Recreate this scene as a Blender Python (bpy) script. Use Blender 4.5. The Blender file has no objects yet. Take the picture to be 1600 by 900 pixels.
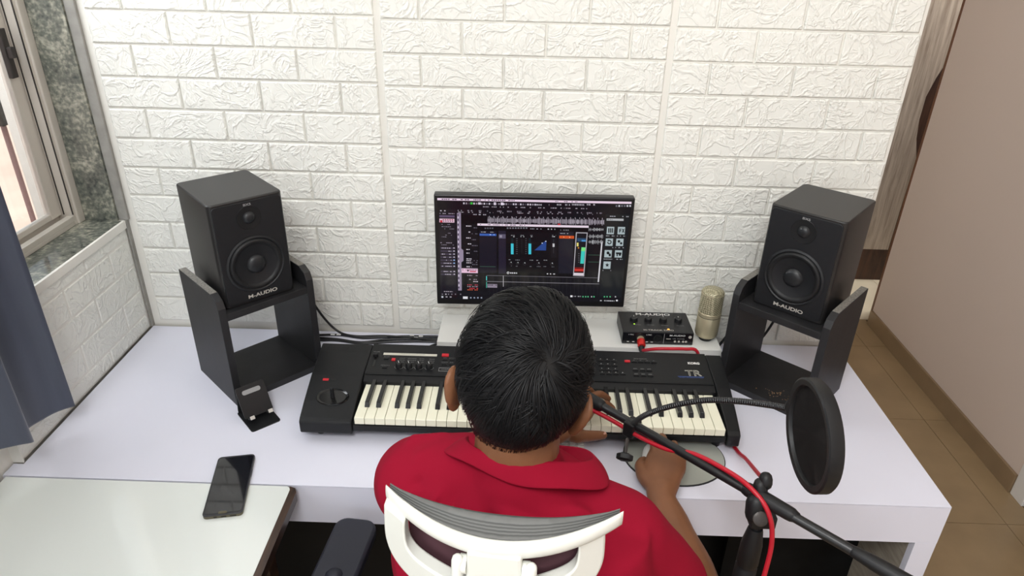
import bpy, bmesh, math, random
import numpy as np
from mathutils import Vector, Matrix, Euler
random.seed(7)
rng = np.random.default_rng(7)
PI = math.pi
S = bpy.context.scene
COL = S.collection
H = 0.75          # everything below is written with z = 0 at the desk top; it is lifted by H at the end

# ------------------------------------------------------------------ camera, sky, sun, lights, exposure
cam = bpy.data.objects.new('camera', bpy.data.cameras.new('camera')); COL.objects.link(cam)
Rt, Dn, Fw = Vector((0.99946447, 0.02522258, 0.02084684)), Vector((0.03016412, -0.46319827, -0.88574121)), Vector((-0.01268446, 0.8858957, -0.46371103))
cam.matrix_world = Matrix(((Rt.x, -Dn.x, -Fw.x, 1.0772), (Rt.y, -Dn.y, -Fw.y, -1.73415), (Rt.z, -Dn.z, -Fw.z, 1.0663), (0, 0, 0, 1)))
cam.data.sensor_width = 36; cam.data.lens = 36 * 1089.785 / 1600; cam.data.clip_start = 0.02
S.camera = cam
world = bpy.data.worlds.new('sky'); S.world = world; world.use_nodes = True
bg = world.node_tree.nodes['Background']; bg.inputs[0].default_value = (0.86, 0.93, 1.0, 1); bg.inputs[1].default_value = 1.0

def area(name, loc, target, sx, sy, power, color=(1, 1, 1), spread=180):
    l = bpy.data.lights.new(name, 'AREA'); l.shape = 'RECTANGLE'; l.size = sx; l.size_y = sy
    l.energy = power; l.color = color; l.spread = math.radians(spread)
    o = bpy.data.objects.new(name, l); COL.objects.link(o)
    o.location = loc; o.rotation_euler = (Vector(target) - Vector(loc)).to_track_quat('-Z', 'Y').to_euler()
    return o
sun = bpy.data.lights.new('sun', 'SUN'); sun.energy = 2.6; sun.angle = 0.01; sun.color = (1, 0.95, 0.88)
so = bpy.data.objects.new('sun', sun); COL.objects.link(so); so.location = (4, 3, 6)
so.rotation_euler = Vector((-0.35, -0.3, -0.9)).to_track_quat('-Z', 'Y').to_euler()
area('ceiling_lamp_front', (1.6, -0.80, 1.88), (1.65, -0.6, 0), 1.1, 0.35, 4.0, (1, 1, 0.985))
area('hall_fill', (3.45, 1.78, 1.9), (3.05, 2.0, 0), 0.5, 0.25, 34, (1, 0.98, 0.95))  # added light without a visible source, brightens the wardrobe laminate
area('right_wall_fill', (0.9, -2.1, 1.85), (2.9, 0.1, -0.3), 1.0, 0.5, 38, (0.98, 0.99, 0.99))  # added fill aimed at the right wall, no fixture belongs to it
area('window_daylight', (-0.21, -0.50, 1.20), (1.0, -0.80, 0.1), 0.80, 0.55, 13, (0.93, 0.965, 1.0))
area('left_side_fill', (-0.16, -2.4, 0.75), (2.6, -0.6, 0.0), 1.2, 1.2, 9, (0.94, 0.97, 1.0))  # added fill from the left, through an invented window opening
area('rear_fill', (1.2, -3.35, 0.5), (1.2, 0, 0.1), 2.0, 1.8, 3, (0.95, 0.97, 1.0))  # added soft fill from behind the camera, the balcony is invented
S.view_settings.view_transform = 'Standard'; S.view_settings.look = 'None'
S.view_settings.exposure = -0.02; S.view_settings.gamma = 1.0; S.view_settings.use_curve_mapping = False

# ------------------------------------------------------------------ materials
def lin(c):
    c = c / 255
    return c / 12.92 if c <= 0.04045 else ((c + 0.055) / 1.055) ** 2.4
def rgb(r, g, b): return (lin(r), lin(g), lin(b), 1)
class NT:
    def __init__(s, name):
        s.m = bpy.data.materials.new(name); s.m.use_nodes = True
        s.t = s.m.node_tree; s.b = s.t.nodes['Principled BSDF']
    def n(s, typ, **kw):
        x = s.t.nodes.new(typ)
        for k, v in kw.items():
            if k in x.inputs: x.inputs[k].default_value = v
            else: setattr(x, k, v)
        return x
    def l(s, a, b): s.t.links.new(a, b)
def mat(name, col, rough=0.5, metal=0.0, bump=None, var=None, spec=0.5, emit=None, trans=0, sheen=0, coat=0):
    """bump=(scale, strength, distance); var=(scale, amount, stretch xyz)"""
    k = NT(name); b = k.b
    b.inputs['Base Color'].default_value = col; b.inputs['Roughness'].default_value = rough
    b.inputs['Metallic'].default_value = metal; b.inputs['Specular IOR Level'].default_value = spec
    b.inputs['Transmission Weight'].default_value = trans; b.inputs['Sheen Weight'].default_value = sheen
    b.inputs['Coat Weight'].default_value = coat
    if emit:
        b.inputs['Emission Color'].default_value = emit[0]; b.inputs['Emission Strength'].default_value = emit[1]
    if bump or var: tc = k.n('ShaderNodeTexCoord')
    if var:
        mp = k.n('ShaderNodeMapping'); mp.inputs['Scale'].default_value = var[2] if len(var) > 2 else (1, 1, 1)
        k.l(tc.outputs['Object'], mp.inputs[0])
        nz = k.n('ShaderNodeTexNoise', Scale=var[0], Detail=5.0); k.l(mp.outputs[0], nz.inputs['Vector'])
        mr = k.n('ShaderNodeMapRange'); mr.inputs[1].default_value = 0.3; mr.inputs[2].default_value = 0.7
        mr.inputs[3].default_value = 1 - var[1]; mr.inputs[4].default_value = 1 + var[1]; k.l(nz.outputs[0], mr.inputs[0])
        hs = k.n('ShaderNodeHueSaturation', Color=col); k.l(mr.outputs[0], hs.inputs['Value']); k.l(hs.outputs[0], b.inputs['Base Color'])
    if bump:
        nb = k.n('ShaderNodeTexNoise', Scale=bump[0], Detail=4.0); k.l(tc.outputs['Object'], nb.inputs['Vector'])
        bp = k.n('ShaderNodeBump', Strength=bump[1], Distance=bump[2]); k.l(nb.outputs[0], bp.inputs['Height']); k.l(bp.outputs[0], b.inputs['Normal'])
    return k.m

def brick_mat(name, col, rough, strength):
    k = NT(name); b = k.b
    b.inputs['Base Color'].default_value = col; b.inputs['Roughness'].default_value = rough; b.inputs['Specular IOR Level'].default_value = 0.35
    g = k.n('ShaderNodeNewGeometry')
    outs = []
    for sc, dist, wd, amp in ((11, 1.5, 0.06, 1.0), (26, 1.1, 0.07, 0.5)):
        nz = k.n('ShaderNodeTexNoise', Scale=sc, Detail=3.0, Roughness=0.55, Distortion=dist); k.l(g.outputs['Position'], nz.inputs['Vector'])
        su = k.n('ShaderNodeMath', operation='SUBTRACT'); su.inputs[1].default_value = 0.5; k.l(nz.outputs[0], su.inputs[0])
        ab = k.n('ShaderNodeMath', operation='ABSOLUTE'); k.l(su.outputs[0], ab.inputs[0])
        mr = k.n('ShaderNodeMapRange', interpolation_type='SMOOTHSTEP'); mr.inputs[2].default_value = wd; mr.inputs[3].default_value = amp; mr.inputs[4].default_value = 0; k.l(ab.outputs[0], mr.inputs[0])
        outs.append(mr)
    bn = k.n('ShaderNodeTexNoise', Scale=9.0, Detail=2.0); k.l(g.outputs['Position'], bn.inputs['Vector'])
    a1 = k.n('ShaderNodeMath', operation='ADD'); k.l(outs[0].outputs[0], a1.inputs[0]); k.l(outs[1].outputs[0], a1.inputs[1])
    a2 = k.n('ShaderNodeMath', operation='ADD'); k.l(a1.outputs[0], a2.inputs[0]); k.l(bn.outputs[0], a2.inputs[1])
    bp = k.n('ShaderNodeBump', Strength=strength, Distance=0.0035); k.l(a2.outputs[0], bp.inputs['Height']); k.l(bp.outputs[0], b.inputs['Normal'])
    return k.m

def wood_mat(name, c1, c2, scale, stretch, rough=0.5, bump=0.1):
    k = NT(name); b = k.b; b.inputs['Roughness'].default_value = rough
    tc = k.n('ShaderNodeTexCoord'); mp = k.n('ShaderNodeMapping'); mp.inputs['Scale'].default_value = stretch; k.l(tc.outputs['Object'], mp.inputs[0])
    nz = k.n('ShaderNodeTexNoise', Scale=scale, Detail=6.0, Roughness=0.65, Distortion=0.6); k.l(mp.outputs[0], nz.inputs['Vector'])
    r = k.n('ShaderNodeValToRGB'); r.color_ramp.elements[0].position = 0.32; r.color_ramp.elements[1].position = 0.68
    r.color_ramp.elements[0].color = c1; r.color_ramp.elements[1].color = c2
    k.l(nz.outputs[0], r.inputs[0]); k.l(r.outputs[0], b.inputs['Base Color'])
    bp = k.n('ShaderNodeBump', Strength=bump, Distance=0.001); k.l(nz.outputs[0], bp.inputs['Height']); k.l(bp.outputs[0], b.inputs['Normal'])
    return k.m

def granite_mat(name='green_granite', rough=0.25):
    k = NT(name); b = k.b; b.inputs['Roughness'].default_value = rough
    tc = k.n('ShaderNodeTexCoord')
    n1 = k.n('ShaderNodeTexNoise', Scale=9.0, Detail=7.0, Roughness=0.7, Distortion=0.8); k.l(tc.outputs['Object'], n1.inputs['Vector'])
    n2 = k.n('ShaderNodeTexNoise', Scale=95.0, Detail=4.0); k.l(tc.outputs['Object'], n2.inputs['Vector'])
    mx = k.n('ShaderNodeMath', operation='MULTIPLY_ADD'); mx.inputs[1].default_value = 0.6; k.l(n2.outputs[0], mx.inputs[0]); k.l(n1.outputs[0], mx.inputs[2])
    r = k.n('ShaderNodeValToRGB'); e = r.color_ramp.elements
    e[0].position = 0.58; e[0].color = rgb(60, 67, 65); e[1].position = 1.0; e[1].color = rgb(178, 176, 160)
    m = e.new(0.80); m.color = rgb(112, 115, 106)
    k.l(mx.outputs[0], r.inputs[0]); k.l(r.outputs[0], b.inputs['Base Color'])
    return k.m

def stripe_mat(name, c1, c2, scale, axis='Z', rough=0.8, alpha=None):
    k = NT(name); b = k.b; b.inputs['Roughness'].default_value = rough
    tc = k.n('ShaderNodeTexCoord')
    wv = k.n('ShaderNodeTexWave', Scale=scale, Distortion=1.0, Detail=2.0); wv.bands_direction = axis; k.l(tc.outputs['Object'], wv.inputs['Vector'])
    r = k.n('ShaderNodeValToRGB'); r.color_ramp.elements[0].color = c1; r.color_ramp.elements[1].color = c2
    k.l(wv.outputs[0], r.inputs[0]); k.l(r.outputs[0], b.inputs['Base Color'])
    bp = k.n('ShaderNodeBump', Strength=0.4, Distance=0.001); k.l(wv.outputs[0], bp.inputs['Height']); k.l(bp.outputs[0], b.inputs['Normal'])
    return k.m

def emit_attr_mat(name, strength):
    k = NT(name); a = k.n('ShaderNodeVertexColor'); a.layer_name = 'Col'
    b = k.b; b.inputs['Base Color'].default_value = (0.004, 0.004, 0.005, 1); b.inputs['Roughness'].default_value = 0.12
    k.l(a.outputs[0], b.inputs['Emission Color']); b.inputs['Emission Strength'].default_value = strength
    return k.m

def grille_mat(name, col, scale):
    k = NT(name); b = k.b; b.inputs['Metallic'].default_value = 0.35; b.inputs['Roughness'].default_value = 0.4
    tc = k.n('ShaderNodeTexCoord'); mp = k.n('ShaderNodeMapping'); mp.inputs['Rotation'].default_value = (0.6, 0.5, 0.78); k.l(tc.outputs['Object'], mp.inputs[0])
    ck = k.n('ShaderNodeTexChecker', Scale=scale); ck.inputs['Color1'].default_value = col; ck.inputs['Color2'].default_value = (col[0] * .38, col[1] * .38, col[2] * .34, 1)
    k.l(mp.outputs[0], ck.inputs[0]); k.l(ck.outputs[0], b.inputs['Base Color'])
    return k.m

M = dict(
    wall_brick=brick_mat('white_foam_brick', rgb(236, 236, 229), 0.55, 0.5),
    wall_joint=mat('white_foam_joint', rgb(232, 230, 222), 0.6),
    paint=mat('beige_paint', rgb(226, 211, 200), 0.75, bump=(160, 0.08, 0.001)),
    white_paint=mat('white_paint', rgb(232, 230, 226), 0.6),
    ceiling=mat('ceiling_paint', rgb(240, 238, 234), 0.8),
    tile=mat('beige_floor_tile', rgb(162, 139, 106), 0.28, var=(6, 0.10)),
    hall_tile=mat('cream_floor_tile', rgb(226, 214, 190), 0.3, var=(6, 0.04)),
    joint=mat('tile_joint', rgb(112, 94, 72), 0.7),
    skirting=mat('skirting_tile', rgb(146, 124, 96), 0.3, var=(8, 0.08)),
    granite=granite_mat(),
    sill_granite=granite_mat('polished_granite', 0.07),
    strip=mat('grey_mortar_strip', rgb(150, 148, 142), 0.7, var=(30, 0.15)),
    alu=mat('powder_coated_aluminium', rgb(214, 208, 198), 0.4, 0.2),
    alu_dark=mat('dark_metal', rgb(70, 66, 64), 0.45, 0.5),
    glass=mat('window_glass', (1, 1, 1, 1), 0.0, trans=1.0),
    terra=mat('terracotta_paving', rgb(238, 204, 186), 0.8, var=(1.2, 0.12)),
    leaf=mat('leaf', rgb(120, 132, 60), 0.6, var=(20, 0.3)),
    rail=mat('pinkish_rail_paint', rgb(150, 120, 118), 0.5),
    laminate=wood_mat('grey_wood_laminate', rgb(150, 134, 120), rgb(204, 192, 178), 7, (9, 9, 0.5), 0.4),
    brown=wood_mat('dark_brown_wood', rgb(48, 30, 24), rgb(84, 54, 40), 6, (6, 6, 0.6), 0.4),
    jamb=wood_mat('brown_door_wood', rgb(92, 58, 40), rgb(126, 84, 58), 6, (6, 6, 0.6), 0.4),
    maroon=wood_mat('maroon_door', rgb(60, 26, 22), rgb(88, 40, 32), 6, (6, 6, 0.6), 0.4),
    desk=mat('white_laminate', rgb(224, 225, 238), 0.42, bump=(300, 0.05, 0.0005), var=(5, 0.012)),
    table=mat('glossy_white_top', rgb(228, 233, 229), 0.12, var=(4, 0.015), coat=0.6),
    table_edge=wood_mat('dark_wood_edge', rgb(40, 28, 22), rgb(74, 52, 38), 8, (8, 1, 8), 0.35),
    interior=mat('dark_board', rgb(30, 29, 28), 0.55, var=(4, 0.3)),
    ply_grey=wood_mat('grey_brown_ply', rgb(132, 124, 112), rgb(172, 164, 150), 8, (6, 1, 6), 0.6),
    black_board=mat('black_glossy_board', rgb(18, 19, 20), 0.5, var=(9, 0.5), spec=.08),
    stand=mat('black_painted_ply', rgb(30, 30, 32), 0.5, var=(16, 0.28, (1, 1, 0.35)), bump=(60, 0.25, 0.001)),
    ply_edge=wood_mat('worn_ply_edge', rgb(92, 90, 86), rgb(150, 146, 138), 20, (10, 10, 1), 0.6),
    spk=mat('black_vinyl', rgb(35, 34, 34), 0.4, bump=(500, 0.12, 0.0004)),
    spk_face=mat('black_baffle', rgb(18, 20, 24), 0.5, bump=(600, 0.06, 0.0003)),
    cone=mat('woofer_cone', rgb(26, 28, 31), 0.42),
    rubber=mat('black_rubber', rgb(19, 20, 22), 0.5, spec=.4),
    silver_print=mat('silver_print', rgb(206, 202, 194), 0.4, 0.3),
    white_print=mat('white_print', rgb(226, 226, 224), 0.5),
    grey_print=mat('grey_print', rgb(150, 150, 150), 0.5),
    blue_print=mat('blue_print', rgb(70, 96, 160), 0.5),
    black_plastic=mat('black_plastic', rgb(22, 23, 25), 0.4, bump=(700, 0.08, 0.0003)),
    synth=mat('synth_black_plastic', rgb(22, 23, 25), 0.42, bump=(900, 0.1, 0.0003), spec=.3),
    black_gloss=mat('black_gloss', rgb(14, 14, 15), 0.2),
    bezel=mat('monitor_bezel', rgb(20, 20, 22), 0.3),
    white_key=mat('ivory_key', rgb(238, 236, 214), 0.25),
    black_key=mat('black_key', rgb(24, 24, 25), 0.25),
    red_button=mat('red_button', rgb(168, 30, 40), 0.35, emit=(rgb(200, 30, 40), 0.25)),
    lcd_strip=mat('pale_strip', rgb(206, 204, 190), 0.4),
    riser=mat('white_riser_board', rgb(226, 226, 222), 0.4),
    iface=mat('black_metal_case', rgb(26, 26, 29), 0.4, bump=(800, 0.08, 0.0003)),
    iface_front=mat('black_glossy_front', rgb(20, 20, 24), 0.25),
    champagne=mat('champagne_metal', rgb(192, 182, 152), 0.36, 0.45),
    grille=grille_mat('champagne_grille', rgb(206, 198, 168), 260),
    red_cable=mat('red_cable', rgb(180, 24, 42), 0.4),
    red_metal=mat('red_plug', rgb(200, 40, 36), 0.3, 0.3),
    cable=mat('black_cable', rgb(20, 20, 22), 0.4),
    label=mat('cable_label', rgb(220, 220, 218), 0.5),
    led_green=mat('green_led', rgb(160, 220, 60), 0.4, emit=(rgb(170, 230, 60), 1.5)),
    led_orange=mat('orange_led', rgb(250, 190, 90), 0.4, emit=(rgb(255, 170, 60), 2.5)),
    pad=mat('grey_green_pad', rgb(160, 164, 156), 0.6),
    white_plastic=mat('white_plastic', rgb(236, 236, 234), 0.3),
    keycap=mat('white_keycap', rgb(240, 240, 240), 0.4),
    kb_base=mat('silver_keyboard_base', rgb(206, 208, 210), 0.4),
    phone=mat('phone_case', rgb(40, 40, 44), 0.35),
    phone_glass=mat('phone_glass', rgb(12, 13, 20), 0.06, coat=0.5),
    phone_rim=mat('phone_bronze_rim', rgb(104, 98, 80), 0.35, 0.6),
    skin=mat('skin', rgb(120, 79, 53), 0.5, var=(18, 0.12), bump=(260, 0.14, 0.0008), spec=.35),
    lip=mat('lip', rgb(122, 66, 54), 0.45),
    nail=mat('nail', rgb(206, 160, 140), 0.3),
    hair=mat('black_hair', rgb(10, 10, 12), 0.5, spec=0.22),
    scalp=mat('hair_underlayer', rgb(15, 14, 14), 0.8),
    shirt=mat('red_pique_cotton', rgb(146, 17, 43), 0.9, bump=(900, 0.35, 0.0006), spec=0.12),
    trouser=mat('dark_denim', rgb(36, 40, 54), 0.85),
    gold=mat('gold', rgb(220, 170, 80), 0.25, 1.0),
    gem=mat('pale_stone', rgb(220, 205, 195), 0.15),
    chair_white=mat('white_chair_plastic', rgb(233, 234, 226), 0.38),
    mesh_grey=stripe_mat('grey_mesh_fabric', rgb(78, 79, 78), rgb(112, 113, 111), 95, 'Z'),
    mesh_dark=mat('shirt_shade_mesh', rgb(78, 46, 54), 0.9, bump=(500, .3, .0005)),  # opaque; the shaded red shirt behind the mesh is put into this colour
    crumb=mat('sawdust_crumb', rgb(168, 128, 88), 0.8),
    chair_black=mat('black_chair_foam', rgb(30, 32, 43), 0.55),
    curtain=mat('slate_blue_satin', rgb(64, 70, 86), 0.42, sheen=0.3, bump=(240, 0.12, 0.0006), var=(10, 0.08, (6, 6, 0.4))),
    popmesh=mat('black_nylon_mesh', rgb(24, 22, 22), 0.8, bump=(900, 0.3, 0.0004)),
    screen=emit_attr_mat('lit_screen', 0.95),
)

# ------------------------------------------------------------------ mesh helpers
class MB:
    def __init__(s): s.v = []; s.f = []; s.m = []
    def add(s, vs, fs, mi=0):
        o = len(s.v); s.v += [tuple(map(float, v)) for v in vs]; s.f += [tuple(o + i for i in f) for f in fs]; s.m += [mi] * len(fs); return s
    def box(s, x0, x1, y0, y1, z0, z1, mi=0, mtx=None):
        vs = [Vector((x, y, z)) for z in (z0, z1) for y in (y0, y1) for x in (x0, x1)]
        if mtx: vs = [mtx @ v for v in vs]
        return s.add(vs, [(0, 2, 3, 1), (4, 5, 7, 6), (0, 1, 5, 4), (2, 6, 7, 3), (0, 4, 6, 2), (1, 3, 7, 5)], mi)
    def prism(s, pts, a0, a1, axis='x', mi=0):
        """closed outline pts (2D) pushed along an axis"""
        n = len(pts)
        def P(a, p): return {'x': (a, p[0], p[1]), 'y': (p[0], a, p[1]), 'z': (p[0], p[1], a)}[axis]
        vs = [P(a0, p) for p in pts] + [P(a1, p) for p in pts]
        fs = [tuple(range(n))[::-1], tuple(range(n, 2 * n))] + [(i, (i + 1) % n, n + (i + 1) % n, n + i) for i in range(n)]
        return s.add(vs, fs, mi)
    def lathe(s, prof, seg=32, mtx=None, mi=0):
        """prof: (r, z) list about z"""
        vs = []; fs = []
        for r, z in prof:
            for k in range(seg):
                a = 2 * PI * k / seg; v = Vector((r * math.cos(a), r * math.sin(a), z)); vs.append(mtx @ v if mtx else v)
        for i in range(len(prof) - 1):
            for k in range(seg):
                k2 = (k + 1) % seg; fs.append((i * seg + k, i * seg + k2, (i + 1) * seg + k2, (i + 1) * seg + k))
        if prof[0][0] > 1e-6: fs.append(tuple(range(seg))[::-1])
        if prof[-1][0] > 1e-6: fs.append(tuple((len(prof) - 1) * seg + k for k in range(seg)))
        return s.add(vs, fs, mi)
    def tube(s, pts, rad, seg=10, sub=6, up=None, flat=None, mi=0, cap=True):
        """smooth tapered tube through pts; rad number or list; flat = list of (thickness ratio) against `up`"""
        P, Rr, Fl = spline(pts, rad, sub, flat)
        n = len(P); vs = []; fs = []
        prevn = None
        rings = []
        for i in range(n):
            t = (P[min(i + 1, n - 1)] - P[max(i - 1, 0)]); t = t / (np.linalg.norm(t) + 1e-12)
            if up is not None: b = np.cross(t, np.array(up, float))
            elif prevn is None: b = np.cross(t, [0, 0, 1.0] if abs(t[2]) < .9 else [1.0, 0, 0])
            else: b = np.cross(t, prevn)
            b = b / (np.linalg.norm(b) + 1e-12); nn = np.cross(b, t); prevn = nn
            rings.append((P[i], b, nn, Rr[i], Fl[i], t))
        if cap:
            p, b, nn, r, fl, t = rings[0]
            pre = [(p - t * r * min(fl, 1) * k2, b, nn, r * k1, fl, t) for k1, k2 in ((0.15, 0.98), (0.55, 0.84), (0.85, 0.52))]
            p, b, nn, r, fl, t = rings[-1]
            post = [(p + t * r * min(fl, 1) * k2, b, nn, r * k1, fl, t) for k1, k2 in ((0.85, 0.52), (0.55, 0.84), (0.15, 0.98))]
            rings = pre + rings + post
        for p, b, nn, r, fl, t in rings:
            for k in range(seg):
                a = 2 * PI * k / seg; vs.append(p + b * r * math.cos(a) + nn * r * fl * math.sin(a))
        m = len(rings)
        for i in range(m - 1):
            for k in range(seg):
                k2 = (k + 1) % seg; fs.append((i * seg + k, i * seg + k2, (i + 1) * seg + k2, (i + 1) * seg + k))
        fs.append(tuple(range(seg))[::-1]); fs.append(tuple((m - 1) * seg + k for k in range(seg)))
        return s.add(vs, fs, mi)
    def loft(s, rings, mi=0, caps=True):
        n = len(rings[0]); o = []
        for r in rings: o += list(r)
        fs = []
        for i in range(len(rings) - 1):
            for k in range(n): fs.append((i * n + k, i * n + (k + 1) % n, (i + 1) * n + (k + 1) % n, (i + 1) * n + k))
        if caps: fs.append(tuple(range(n))[::-1]); fs.append(tuple((len(rings) - 1) * n + k for k in range(n)))
        return s.add(o, fs, mi)
    def ell(s, c, r, seg=20, rings=12, mtx=None, mi=0):
        vs = []; fs = []
        for i in range(rings + 1):
            t = PI * i / rings
            for k in range(seg):
                a = 2 * PI * k / seg; v = Vector((r[0] * math.sin(t) * math.cos(a), r[1] * math.sin(t) * math.sin(a), r[2] * math.cos(t)))
                if mtx: v = mtx @ v
                vs.append(Vector(c) + v)
        for i in range(rings):
            for k in range(seg): fs.append((i * seg + k, (i + 1) * seg + k, (i + 1) * seg + (k + 1) % seg, i * seg + (k + 1) % seg))
        return s.add(vs, fs, mi)
    def mesh(s, name, mats, smooth=None, weld=False):
        me = bpy.data.meshes.new(name); me.from_pydata(s.v, [], s.f)
        for m in (mats if isinstance(mats, (list, tuple)) else [mats]): me.materials.append(M[m] if isinstance(m, str) else m)
        me.polygons.foreach_set('material_index', s.m)
        if weld or smooth is not None:
            bm = bmesh.new(); bm.from_mesh(me); bmesh.ops.remove_doubles(bm, verts=bm.verts, dist=1e-6); bmesh.ops.recalc_face_normals(bm, faces=bm.faces); bm.to_mesh(me); bm.free()
        if smooth is not None:
            me.polygons.foreach_set('use_smooth', [True] * len(me.polygons)); me.set_sharp_from_angle(angle=math.radians(smooth))
        me.update(); return me
    def build(s, name, mats, parent=None, smooth=None, bevel=None, bseg=2):
        return ob(name, s.mesh(name, mats, smooth), parent, bevel, bseg)
def spline(pts, rad, sub, flat=None):
    P = [np.array(p, float) for p in pts]; n = len(P)
    Rl = [float(rad)] * n if isinstance(rad, (int, float)) else list(map(float, rad))
    Fl = [1.0] * n if flat is None else ([float(flat)] * n if isinstance(flat, (int, float)) else list(map(float, flat)))
    if n < 3 or sub <= 1: return P, Rl, Fl
    out = []; orr = []; of = []
    for i in range(n - 1):
        p0, p1, p2, p3 = P[max(i - 1, 0)], P[i], P[i + 1], P[min(i + 2, n - 1)]
        for k in range(sub):
            t = k / sub
            out.append(0.5 * ((2 * p1) + (-p0 + p2) * t + (2 * p0 - 5 * p1 + 4 * p2 - p3) * t * t + (-p0 + 3 * p1 - 3 * p2 + p3) * t ** 3))
            w = t * t * (3 - 2 * t); orr.append(Rl[i] * (1 - w) + Rl[i + 1] * w); of.append(Fl[i] * (1 - w) + Fl[i + 1] * w)
    out.append(P[-1]); orr.append(Rl[-1]); of.append(Fl[-1])
    return out, orr, of
def ob(name, data, parent=None, bevel=None, bseg=2):
    o = bpy.data.objects.new(name, data); COL.objects.link(o)
    if parent: o.parent = parent
    if bevel:
        md = o.modifiers.new('bevel', 'BEVEL'); md.width = bevel; md.segments = bseg; md.limit_method = 'ANGLE'; md.angle_limit = math.radians(40)
    return o
def bx(name, dims, m, parent=None, bevel=None, bseg=2): return MB().box(*dims).build(name, m, parent, None, bevel, bseg)
def tag(o, label, cat, group=None):
    o['label'] = label; o['category'] = cat
    if group: o['group'] = group
    return o
def thing(name, label, cat, loc=(0, 0, 0), rz=0, group=None):
    o = bpy.data.objects.new(name, None); COL.objects.link(o); o.empty_display_size = 0.05
    o.location = loc; o.rotation_euler = (0, 0, rz); return tag(o, label, cat, group)
def struct(o): o['kind'] = 'structure'; return o
def text(name, body, size, m, parent, loc, rot=(0, 0, 0), sx=1.0, bold=0.0, outline=None, align='CENTER', space=1.0):
    c = bpy.data.curves.new(name, 'FONT'); c.body = body; c.size = size; c.align_x = align; c.align_y = 'CENTER'; c.offset = bold; c.space_character = space
    c.resolution_u = 3
    if outline: c.fill_mode = 'NONE'; c.bevel_depth = outline; c.bevel_resolution = 0
    t = bpy.data.objects.new(name, c); COL.objects.link(t)
    me = bpy.data.meshes.new_from_object(t.evaluated_get(bpy.context.evaluated_depsgraph_get()))
    bpy.data.objects.remove(t); me.name = name; me.materials.clear(); me.materials.append(M[m])
    o = ob(name, me, parent); o.location = loc; o.rotation_euler = rot; o.scale = (sx, 1, 1); return o
def remesh(mb, name, m, voxel, smooth_it, fac=0.5):
    me = mb.mesh(name, m); t = bpy.data.objects.new(name, me); COL.objects.link(t)
    r = t.modifiers.new('r', 'REMESH'); r.mode = 'VOXEL'; r.voxel_size = voxel; r.use_smooth_shade = True
    if smooth_it: q = t.modifiers.new('s', 'SMOOTH'); q.iterations = smooth_it; q.factor = fac
    out = bpy.data.meshes.new_from_object(t.evaluated_get(bpy.context.evaluated_depsgraph_get())); bpy.data.objects.remove(t)
    out.name = name
    if not out.materials: out.materials.append(M[m])
    return out

# ------------------------------------------------------------------ setting: walls, floor, window, passage
XW = 1.9966
# back wall: joint board with the foam bricks standing 6 mm proud of it (front faces at y = 0)
wb = struct(MB().box(0.0, XW - 0.002, 0.006, 0.12, -H, 2.0).build('wall_back', 'wall_joint'))
brick_cache = {}
def brick_mesh(w, h, d=0.0055):
    key = (round(w, 4), round(h, 4))
    if key not in brick_cache:
        m = MB(); e = min(0.0035, w * .3)
        vs = [(-w/2, 0, -h/2), (w/2, 0, -h/2), (w/2, 0, h/2), (-w/2, 0, h/2), (-w/2+.001, -d*.6, -h/2+.001), (w/2-.001, -d*.6, -h/2+.001), (w/2-.001, -d*.6, h/2-.001), (-w/2+.001, -d*.6, h/2-.001),
              (-w/2+e, -d, -h/2+e), (w/2-e, -d, -h/2+e), (w/2-e, -d, h/2-e), (-w/2+e, -d, h/2-e)]
        fs = [(8, 9, 10, 11)] + [(i, (i+1) % 4, 4 + (i+1) % 4, 4 + i) for i in range(4)] + [(4+i, 4 + (i+1) % 4, 8 + (i+1) % 4, 8 + i) for i in range(4)]
        brick_cache[key] = m.add(vs, fs).mesh('brick', 'wall_brick')
    return brick_cache[key]
RH = 0.077; JN = 0.0036
def brick(parent, cx, cz, w, h, wall='back'):
    o = ob('brick', brick_mesh(w, h), parent)
    if wall == 'back': o.location = (cx, 0.0055 + random.uniform(-.0006, .0006), cz)
    else: o.location = (-0.0055, cx, cz); o.rotation_euler = (0, 0, PI / 2)
def brick_panel(x0, x1, phase, zoff, rows, low=None, cut=None):
    """rows of 0.2 m bricks in a 0.7 m panel; phase(k) True = full brick first"""
    for k in rows:
        full = phase(k)
        xs = [0, .2, .4, .6, .7] if full else [0, .1, .3, .5, .7]
        z0 = zoff + k * RH
        for a, b in zip(xs, xs[1:]):
            a2 = x0 + a; b2 = min(x0 + b, x1)
            if a == 0: a2 += 0.006
            if b == 0.7: b2 -= 0.006
            if b2 - a2 < 0.02: continue
            brick(wb, (a2 + b2) / 2, z0 + RH / 2, b2 - a2 - JN, RH - JN)
brick_panel(0.02, 0.72, lambda k: k % 2 == 0, 0.018, range(0, 17))
brick_panel(0.72, 1.416, lambda k: (k % 2 == 0) if k >= 5 else (k % 2 == 1), 0.012, range(0, 17))
brick_panel(1.416, XW - 0.003, lambda k: k % 2 == 0, 0.010, range(0, 17))

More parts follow.
